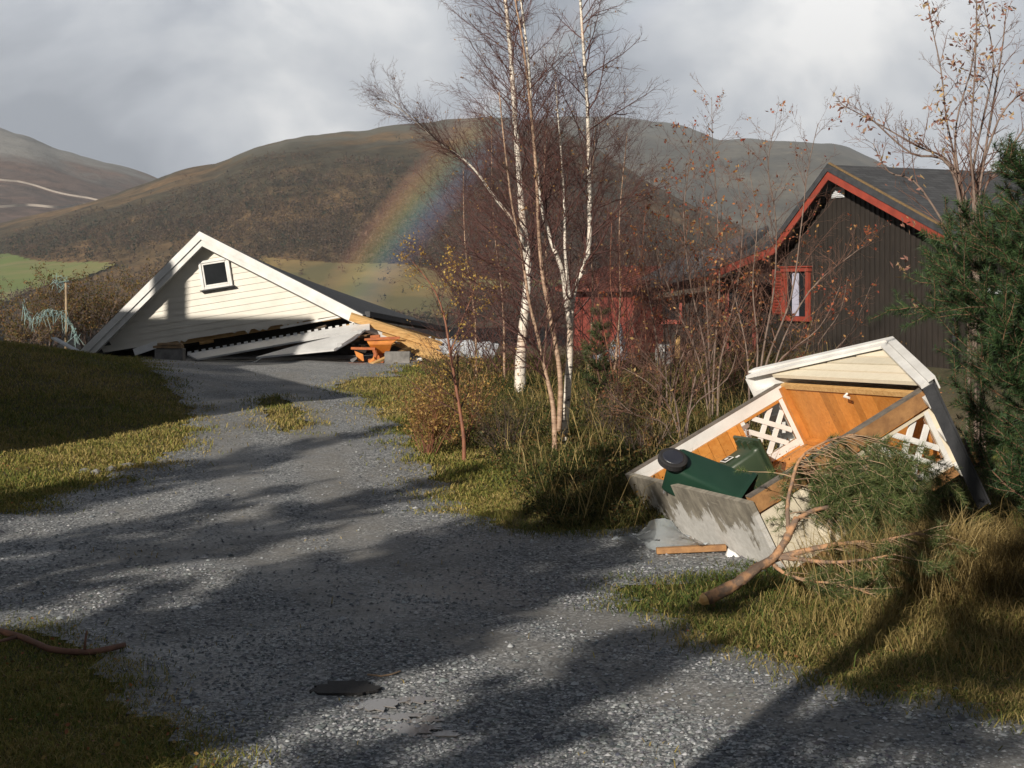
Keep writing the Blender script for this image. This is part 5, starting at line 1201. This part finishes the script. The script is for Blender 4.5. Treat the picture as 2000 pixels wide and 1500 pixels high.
# net and pole
M['net'] = simple('blue_green_net', (.22, .33, .32), (.30, .41, .40), 6, .7)
M['greypole'] = simple('weathered_pole', (.34, .25, .15), (.20, .15, .10), 8, .8)
g = random.Random(4); S = Segs(); Y = 34.5
main = [at(x, y, Y) for x, y in ((46, 596), (52, 612), (66, 620), (82, 612), (95, 603), (112, 606), (128, 612), (138, 628), (146, 645), (150, 660))]
main = smooth_pts(main, 4)
for k in range(5):
    o = [Vector((g.gauss(0, .03), g.gauss(0, .05), g.gauss(0, .045))) for _ in main]
    for i in range(len(main) - 1): S.a.append((main[i] + o[i] + Vector((0, 0, -.04 * k * math.sin(3.14 * i / len(main)))), main[i + 1] + o[i + 1] + Vector((0, 0, -.04 * k * math.sin(3.14 * (i + 1) / len(main)))), .006, .006))
for i in range(0, len(main) - 1, 2):
    p = main[i]
    for k in range(3): q = p + Vector((g.gauss(0, .10), g.gauss(0, .06), -g.uniform(.1, .5))); S.a.append((p, q, .007, .005))
o = S.build('net', M['net'], None); tag(o, 'tangled blue green net sagging between the bushes at the left', 'net')
S = Segs(); c0 = at(116, 552, 36)
for k in range(26): p = c0 + Vector((g.gauss(0, .10), g.gauss(0, .1), g.gauss(0, .10))); q = c0 + Vector((g.gauss(0, .12), g.gauss(0, .1), g.gauss(0, .1))); S.a.append((p, q, .007, .007))
tag(S.build('net', M['net'], None), 'small wad of blue green net caught in the bush top', 'net')
mb = MB(); mb.tube([at(129, 690, 35.5), at(130, 620, 35.5), at(129, 552, 35.5)], [.04, .034, .03], 7, rough=.1); tag(mb.build('pole', M['greypole'], None, True), 'pale upright pole standing among the bushes at the left', 'pole')
# ---------------------------------------------------------------- pines
def needles(segs, per_m, ln, wd, pal, seed, fwd=.55):
    q = np.random.default_rng(seed); A = np.array([(*a, *b) for a, b in segs]); p, e = A[:, :3], A[:, 3:]; L = np.linalg.norm(e - p, axis=1); n = np.maximum(1, (L * per_m + q.random(len(L))).astype(int)); i = np.repeat(np.arange(len(A)), n)
    f = q.random((len(i), 1)); c = p[i] + (e[i] - p[i]) * f; d = (e - p)[i] / L[i, None]
    o = q.normal(size=(len(i), 3)); o -= d * (o * d).sum(1, keepdims=True); o /= np.linalg.norm(o, axis=1, keepdims=True)
    dr = d * fwd + o * (1 - .3 * fwd); dr /= np.linalg.norm(dr, axis=1, keepdims=True); s = np.cross(dr, q.normal(size=dr.shape)); s /= np.linalg.norm(s, axis=1, keepdims=True)
    l = ln * (.7 + .6 * q.random((len(i), 1)))
    V = np.stack([c - s * wd, c + s * wd, c + dr * l], 1).reshape(-1, 3); pal = np.array(pal); col = pal[q.integers(0, len(pal), len(i))] * (.65 + .7 * q.random((len(i), 1)))
    return V, np.arange(len(V)).reshape(-1, 3), np.repeat(col, 3, 0)
PINE = ((.014, .036, .012), (.022, .050, .016), (.034, .066, .020), (.012, .028, .012))
def pine(label, foot, h, rmax, seed, name='pine_tree', whorl=.26, per_m=420, ln=.065, wd=.0022, group=None, zlo=.12, nsub=7, keep=lambda d: True, up=.35, cat='pine', pal=PINE, nb=7, prof=None):
    g = random.Random(seed); foot = Vector(foot); root = empty(name, foot, label, cat, group); mb = MB(); S = Segs(); sh = []
    pts = [foot + Vector((.04 * math.sin(i), .04 * math.cos(1.3 * i), h * i / 10 - (.15 if i == 0 else 0))) for i in range(11)]; mb.tube(pts, [max(.012, .016 * h * (1 - i / 10.2)) for i in range(11)], 9, rough=.1, seed=seed)
    z = zlo * h
    while z < h * .985:
        f = z / h; Lb = rmax * (float(np.interp(f, *prof)) if prof else (1 - f) ** .75 * (.65 + .35 * min(1, f / .25))); n = nb if f < .9 else 4
        for k in range(n):
            a = 6.283 * (k + g.uniform(-.35, .35)) / n + z * 3; d = Vector((math.cos(a), math.sin(a), up * g.uniform(.3, 1.3)))
            if not keep(d): continue
            p = pts[min(9, int(f * 10))].lerp(pts[min(10, int(f * 10) + 1)], f * 10 - int(f * 10)); L_ = max(.15, Lb * g.uniform(.7, 1.15)); dd = d.normalized(); ns = 6
            for i in range(ns):
                dd = (dd + rnd(g) * .09 + Vector((0, 0, .10))).normalized(); q = p + dd * (L_ / ns); S.a.append((p, q, .012 * (1 - i / ns) + .003, .012 * (1 - (i + 1) / ns) + .003))
                if i >= 1: sh.append((tuple(p), tuple(q)))
                if i >= 1:
                    for s in range(nsub // 3 + (i > 2)):
                        o = rnd(g); o = (o - dd * o.dot(dd)).normalized(); e = (dd * .8 + o * .75 + Vector((0, 0, .25))).normalized(); l2 = L_ * .30 * g.uniform(.5, 1.2) * (1.1 - .5 * i / ns); pp = p.lerp(q, g.random()); 
                        qq = pp + e * l2 * .5; e2 = (e + rnd(g) * .15 + Vector((0, 0, .2))).normalized(); rr = qq + e2 * l2 * .5
                        S.a += [(pp, qq, .005, .004), (qq, rr, .004, .003)]; sh += [(tuple(pp), tuple(qq)), (tuple(qq), tuple(rr))]
                p = q
        z += whorl * g.uniform(.8, 1.2)
    sh.append((tuple(pts[-2]), tuple(pts[-1])))
    mb.build('trunk', M['pinebark'], root, True); S.build('branches', M['pinebark'], root)
    V, Fq, c = needles(sh, per_m, ln, wd, pal, seed); np_mesh('needles', V, Fq, M['needle'], root, c)
    return root
M['pinebark'] = simple('pine_bark', (.20, .10, .055), (.10, .06, .04), 14, .85, .5, 40)
def ground_pt(x, y): return (x, y, float(gz(x, y)))
pine('bushy dark green pine at the right edge in front of the cabin', ground_pt(4.50, 11.5), 3.3, 1.26, 101, whorl=.16, per_m=520, ln=.058, wd=.0024, nsub=9, zlo=.05, nb=8, prof=([0, .15, .3, .48, .62, .8, 1], [.75, .85, .95, 1.10, .88, .58, .22]), pal=((.022, .050, .017), (.036, .074, .024), (.060, .105, .034), (.016, .036, .014)))
pine('small pine sapling between the bent birch and the red shed', ground_pt(at(1170, 700, 21).x, 21), 1.6, .5, 102, whorl=.2, per_m=260, ln=.06, wd=.003, name='pine_sapling', pal=((.03, .06, .018), (.05, .08, .025), (.07, .09, .03)))
# ---------------------------------------------------------------- the torn-off pine branch on the grass
def fallen_branch():
    g = random.Random(9); root = empty('fallen_pine_branch', gp(1390, 1168), 'large torn off pine branch with green needles leaning against the tipped shelter', 'branch')
    mb = MB()
    def limb(px, Y0, Y1, r0, r1, sides=8):
        n = len(px); pts = smooth_pts([at(a, b_, Y0 + (Y1 - Y0) * i / (n - 1)) for i, (a, b_) in enumerate(px)], 4); k = len(pts); mb.tube(pts, [r0 + (r1 - r0) * i / (k - 1) for i in range(k)], sides, rough=.16, seed=int(px[0][0])); return pts
    main = limb([(1378, 1170), (1420, 1150), (1455, 1128), (1480, 1108), (1512, 1090), (1530, 1062), (1545, 1035), (1556, 1012)], 10.05, 10.45, .044, .024, 10)
    L1 = limb([(1540, 1040), (1538, 990), (1546, 945), (1558, 905), (1580, 880), (1625, 858), (1668, 848)], 10.4, 10.75, .017, .007)
    L2 = limb([(1552, 1018), (1585, 998), (1625, 988), (1662, 972), (1700, 965), (1738, 962)], 10.45, 10.7, .019, .006)
    L3 = limb([(1510, 1092), (1555, 1080), (1605, 1068), (1660, 1060), (1720, 1056), (1792, 1040)], 10.3, 10.15, .026, .008)
    L4 = limb([(1515, 1088), (1560, 1092), (1620, 1098), (1680, 1094), (1750, 1082)], 10.3, 9.95, .020, .006)
    L5 = limb([(1505, 1096), (1530, 1118), (1580, 1135), (1640, 1140), (1700, 1160)], 10.3, 9.9, .016, .005)
    L6 = limb([(1556, 905), (1600, 925), (1650, 905), (1700, 890), (1745, 900)], 10.6, 10.8, .012, .004)
    mb.build('bough', M['pinebark2'], root, True)
    mb = MB(); c = main[0]; d = (main[0] - main[1]).normalized(); mb.tube([c + d * .002, c + d * .03, c + d * .055], [.046, .038, .010], 10, rough=.25, seed=2); mb.build('torn_end', M['rawwood'], root)
    S = Segs(); sh = []
    def shoots(pts, n, L, droop, bias, f0=.2, sub=4, nd=1.0, r=.005, zmx=.05):
        for i in range(n):
            f = f0 + (1 - f0) * (i + g.random()) / n; q = min(f, .995) * (len(pts) - 1); j = int(q); p = pts[j].lerp(pts[min(j + 1, len(pts) - 1)], q - j)
            ax = (pts[min(j + 1, len(pts) - 1)] - pts[j]).normalized(); d = (ax * .7 + rnd(g) * .5 + Vector(bias)); d.z = min(d.z, zmx); d.normalize(); l = L * g.uniform(.55, 1.2); ns = 6
            for s in range(ns):
                d = (d + rnd(g) * .13 + Vector((0, 0, -droop))).normalized(); e = p + d * l / ns; S.a.append((p, e, r * (1 - .7 * s / ns), r * (1 - .7 * (s + 1) / ns)))
                if s >= 2 and g.random() < nd:
                    sh.append((tuple(p), tuple(e)))
                    for _ in range(sub // 2):
                        o = rnd(g); e2 = (d * .7 + o * .45).normalized(); qq = e + e2 * l * .2 * g.uniform(.5, 1.3); S.a.append((e, qq, r * .4, r * .3)); sh.append((tuple(e), tuple(qq)))
                p = e
    shoots(L1, 50, .66, .19, (.6, 0, .02), .3, 4); shoots(L6, 44, .56, .20, (.45, 0, .0), .05, 4); shoots(L2, 40, .42, .12, (.4, -.1, .15), .3, 4, .8)
    shoots(L1, 14, .4, .04, (.2, -.1, .2), .1, 2, .25)
    shoots(L3, 26, .40, .06, (.4, -.15, .0), .3, 4, .6); shoots(L4, 22, .38, .05, (.4, -.2, -.05), .3, 4, .55); shoots(L5, 22, .36, .03, (.5, -.1, .02), .2, 4, .7)
    shoots(L2, 22, .38, .12, (.1, -.2, -.3), .05, 2, .12); shoots(L3, 20, .35, .05, (.1, -.2, .1), .05, 2, .12)
    S.build('twigs', M['drytwig'], root)
    V, Fq, c = needles(sh, 560, .055, .0017, ((.070, .105, .030), (.105, .14, .042), (.14, .155, .058), (.04, .065, .022)), 5); np_mesh('needles', V, Fq, M['needle'], root, c)
M['pinebark2'] = simple('pine_bark_light', (.40, .22, .115), (.16, .11, .08), 13, .85, .9, 34, lo=.42, hi=.58)
M['drytwig'] = simple('dry_twig', (.44, .30, .19), (.28, .19, .12), 8, .8)
fallen_branch()
# ---------------------------------------------------------------- bits by the shelter and on the drive
def branch_left():
    c = gp(120, 1280); root = empty('fallen_branch', c, 'bare reddish brown branch lying on the grass at the left edge', 'branch')
    mb = MB(); pts = smooth_pts([gp(a, b_) + Vector((0, 0, .045)) for a, b_ in ((-60, 1232), (0, 1246), (50, 1262), (100, 1282), (165, 1288), (205, 1284), (243, 1274))], 4); k = len(pts)
    mb.tube(pts, [.021 - .003 * i / k for i in range(k)], 9, rough=.10, seed=3); mb.build('bough', M['redbark'], root, True)
    mb = MB(); p = pts[16]; mb.tube([p, p + Vector((.005, 0, .06)), p + Vector((.012, .01, .13))], [.010, .008, .005], 6); mb.build('stub', M['redbark'], root, True); mb = MB(); q = pts[7]; mb.tube([q, q + Vector((-.1, -.1, -.01)), q + Vector((-.22, -.18, -.02))], [.012, .01, .008], 6); mb.build('stub', M['redbark'], root, True)
M['redbark'] = simple('red_bark', (.22, .105, .07), (.14, .075, .05), 10, .8, .4, 40)
branch_left()
loose('timber_lath', gp(1282, 1088) + Vector((0, 0, .05)), gp(1418, 1084) + Vector((0, 0, .06)), .07, .05, M['postbrown'], 'brown timber lath on the gravel under the edge of the shelter base', 'lath')
mb = MB(); c = gp(1428, 1090) + Vector((0, 0, .05)); mb.hexa([c + Vector(q) for q in ((-.05, -.05, -.05), (.09, -.07, -.06), (.08, .06, -.05), (-.05, .05, -.05), (-.03, -.03, .03), (.03, -.05, .0), (.05, .04, -.01), (-.02, .04, .03))]); tag(mb.build('foam_piece', M['white'], None, bevel=.008), 'small white foam lump at the lower edge of the shelter base', 'foam')
# crumpled plastic sheet
m, t, b = newmat('clear_plastic'); b.inputs['Base Color'].default_value = (.62, .68, .72, 1); b.inputs['Roughness'].default_value = .16; b.inputs['Alpha'].default_value = .5; b.inputs['Specular IOR Level'].default_value = .8
M['plastic'] = m
nx, ny = 46, 22; V = []; lo = [gp(a, b_) for a, b_ in ((1192, 1060), (1240, 1068), (1290, 1082), (1400, 1078))]; hi = [at(1200, 1054, lo[0].y + .05), at(1246, 1046, 11.9), at(1288, 1016, 11.9), at(1340, 1052, 11.7)]
lo = smooth_pts(lo, 6); hi = smooth_pts(hi, 6); q_ = lambda L_, f: L_[min(int(f * (len(L_) - 1)), len(L_) - 2)].lerp(L_[min(int(f * (len(L_) - 1)) + 1, len(L_) - 1)], f * (len(L_) - 1) - min(int(f * (len(L_) - 1)), len(L_) - 2))
for j in range(ny):
    for i in range(nx):
        u_, v_ = i / (nx - 1), j / (ny - 1); p = q_(lo, u_).lerp(q_(hi, u_), v_); k = abs(mnoise.noise(p * 4.5)) * .10 + abs(mnoise.noise(p * 11 + Vector((3, 1, 0)))) * .05 - .02; V.append((p.x, p.y - k * .7, max(p.z + k * .8 + .02, float(gz(p.x, p.y)) + .028)))
i = np.arange((nx - 1) * (ny - 1)); r, c = i // (nx - 1), i % (nx - 1); a = r * nx + c
tag(np_mesh('plastic_sheet', np.array(V), np.c_[a, a + 1, a + nx + 1, a + nx], M['plastic']), 'crumpled clear plastic sheet on the gravel at the foot of the shelter base', 'plastic sheet')
# stones at the lawn's lower edge
M['rock'] = simple('grey_rock', (.22, .22, .21), (.12, .12, .12), 9, .85, .4, 30)
g = random.Random(8)
def rock(px, py, w_, h_, label, mat=None, grp='stones along the lower edge of the lawn'):
    c = gp(px, py); u = c.y / F; mb = MB(); bm_ = [(0, 0, 1)] + [(math.cos(a) * .9, math.sin(a) * .9, .55) for a in (0, 1.05, 2.1, 3.14, 4.19, 5.24)] + [(math.cos(a), math.sin(a), -.3) for a in (.4, 1.5, 2.5, 3.6, 4.6, 5.7)]
    mb.add([c + Vector((x * w_ * u / 2 * g.uniform(.75, 1.2), y * w_ * u / 2 * g.uniform(.7, 1.1), z * h_ * u * g.uniform(.8, 1.2))) for x, y, z in bm_], [(0, i + 1, (i + 1) % 6 + 1) for i in range(6)] + [(i + 1, i + 7, (i + 1) % 6 + 7, (i + 1) % 6 + 1) for i in range(6)])
    return tag(mb.build('stone', mat or M['rock']), label, 'stone', grp)
for (x, y, w_, h_, lab) in ((165, 922, 26, 10, 'flat grey stone leftmost along the lawn edge'), (188, 926, 22, 9, 'small pale stone second from the left along the lawn edge'), (218, 918, 30, 8, 'flat stone between grass tufts in the middle of the lawn edge row'), (252, 912, 34, 10, 'broad flat stone right of the middle of the lawn edge row'), (290, 910, 26, 8, 'thin flat stone near the right end of the lawn edge row'), (322, 906, 24, 8, 'rightmost small stone of the lawn edge row'), (240, 945, 36, 10, 'dark wet stone below the lawn edge row')):
    rock(x, y, w_, h_, lab)
del_ = rock(385, 1192, 34, 8, 'flat pale stone lying alone in the middle of the shaded gravel', M['white']); del del_['group']
del_ = rock(125, 1388, 34, 14, 'pale brownish stone in the dark grass at the lower left', M['rawwood']); del del_['group']
mb = MB(); pts = [gp(a, b_) + Vector((0, 0, .03)) for a, b_ in ((718, 1330), (745, 1333), (765, 1327), (782, 1322))]; mb.tube(pts, [.006, .006, .005, .004], 6); tag(mb.build('twig', M['drytwig']), 'thin dry twig lying on the gravel above the puddle', 'twig')
# ---------------------------------------------------------------- unseen house, pines and added casters that shade the drive
def neighbour():
    rd = Vector((1, 0, 0)); nd = Vector((0, 1, 0)); c = Vector((-12.26, 19.0, 0)); U = Vector((0, 0, 1)); zr, ze = 7.82, 5.6
    root = empty('neighbour_house', (-18, 20, 0), 'two storey neighbour house left of the driveway, outside the picture', 'house')
    L_ = 12; hw = 3.6
    P = lambda s, o, z: c - rd * s + nd * o + U * z
    mb = MB(); mb.prism([P(.4, -hw, -1), P(.4, hw - 0, -1), P(.4, hw, ze), P(.4, 0, zr - .2), P(.4, -hw, ze)], -rd * (L_ - .8)); mb.build('wall', M['cream'], root)
    mb = MB()
    for sg in (-1, 1):
        q = [P(0, 0, zr), P(L_, 0, zr), P(L_, sg * (hw + .4), ze - .25), P(0, sg * (hw + .4), ze - .25)]; mb.prism([p - U * .2 for p in q], U * .2)
    mb.build('roof', M['shingle'], root)
    mb = MB(); mb.box(P(3.08, 0, zr + .3), (.32, .32, 1.6)); mb.build('chimney', M['concrete'], root)
    K = [Vector(p) for p in ((-7.46, 15.23, 4.4), (-10.3, 20.5, 4.4), (-20, 20.5, 4.4), (-20, 5, 4.4), (-17, 5, 4.4))]
    mb = MB(); mb.prism([p - U * .25 for p in K], U * .25); mb.build('added_shade_roof', M['shingle'], root)  # unseen roof slab added, its corner shaped to cast the driveway shadow tip
    cc = sum(K, Vector()) / 5; mb = MB(); q = [p.lerp(cc, .06) for p in K]; mb.prism([Vector((p.x, p.y, -.6)) for p in q], U * 4.7); mb.build('added_shade_wall', M['cream'], root)
neighbour()
def shade_pine(x, y, h, r, seed, label, src=None):
    return pine(label, ground_pt(x, y), h, r, seed, whorl=.45, per_m=85, ln=.17, wd=.014, nsub=7, zlo=.25, group='pines beside the driveway outside the picture')
for a in ((-12.2, 2.2, 9.0, 2.1, 201, 'tall pine left of the driveway, nearest the lawn'), (-7.4, -.6, 7.5, 1.9, 202, 'pine left of the photographer'), (-9.6, -4.5, 9.5, 1.9, 203, 'tall pine far behind the photographer at the left'), (-5.2, -5.2, 8.0, 1.6, 204, 'pine behind the photographer'), (-14.5, 5.5, 8.5, 1.6, 205, 'pine at the left of the neighbour drive'), (-9.4, 1.2, 7.6, 1.7, 206, 'low pine between the tall pine and the photographer'), (-7.5, -2.6, 7.0, 1.8, 207, 'pine right behind the photographer at the left'), (-5.9, .6, 6.2, 1.4, 208, 'small pine closest to the driveway edge'), (-6.9, 1.5, 7.8, 1.5, 209, 'slim pine beside the drive level with the photographer'), (-8.2, -.6, 6.4, 1.7, 210, 'low spreading pine left of the photographer'), (-10.6, 1.2, 7.0, 1.6, 211, 'pine beside the tall pine at the lawn'), (-6.4, -3.6, 6.8, 1.6, 212, 'bushy pine behind the photographer')):
    shade_pine(*a)
mb = MB(); mb.tube([ground_pt(-3.05, -.2), (-3.05, -.2, 5.2), (-3.0, -.18, 7.0)], [.11, .09, .08], 10); up_ = mb.build('shadow_pole', M['darkbark'], None, True); tag(up_, 'unseen pole added left of the photographer to cast a trunk shadow', 'pole')  # pole added in place of a tree trunk, for its shadow line

# fallen leaves lying about on the grass and the drive's edges
def litter(n, seed, y0, y1):
    g_ = np.random.default_rng(seed); P = scatter(n, y0, y1, seed, 1.4); dr = on_drive(P, .1); P = P[~dr | (g_.random(len(P)) < .03)]; n = len(P)
    c = np.c_[P, gz(P[:, 0], P[:, 1]) + .03 + .03 * g_.random(n)]; a = g_.normal(size=(n, 3)) * [1, 1, .35]; a /= np.linalg.norm(a, axis=1, keepdims=True); b_ = np.cross(a, g_.normal(size=(n, 3)) * [.3, .3, 1]); b_ /= np.linalg.norm(b_, axis=1, keepdims=True)
    s = .022 * (.5 + g_.random((n, 1))); V = np.stack([c, c + a * s * .5 + b_ * s * .35, c + a * s, c + a * s * .5 - b_ * s * .35], 1).reshape(-1, 3)
    pal = np.array([(.26, .15, .05), (.18, .10, .04), (.34, .24, .09), (.12, .07, .035), (.30, .12, .05), (.08, .12, .03)]); return V, np.arange(4 * n).reshape(-1, 4), np.repeat(pal[g_.integers(0, 6, n)] * (.6 + .7 * g_.random((n, 1))), 4, 0)
V, Fq, c = litter(9000, 61, 6.2, 26); tag(np_mesh('leaf_litter', V, Fq, M['leafy'], col=c), 'fallen brown leaves scattered through the grass', 'leaves', kind='stuff')
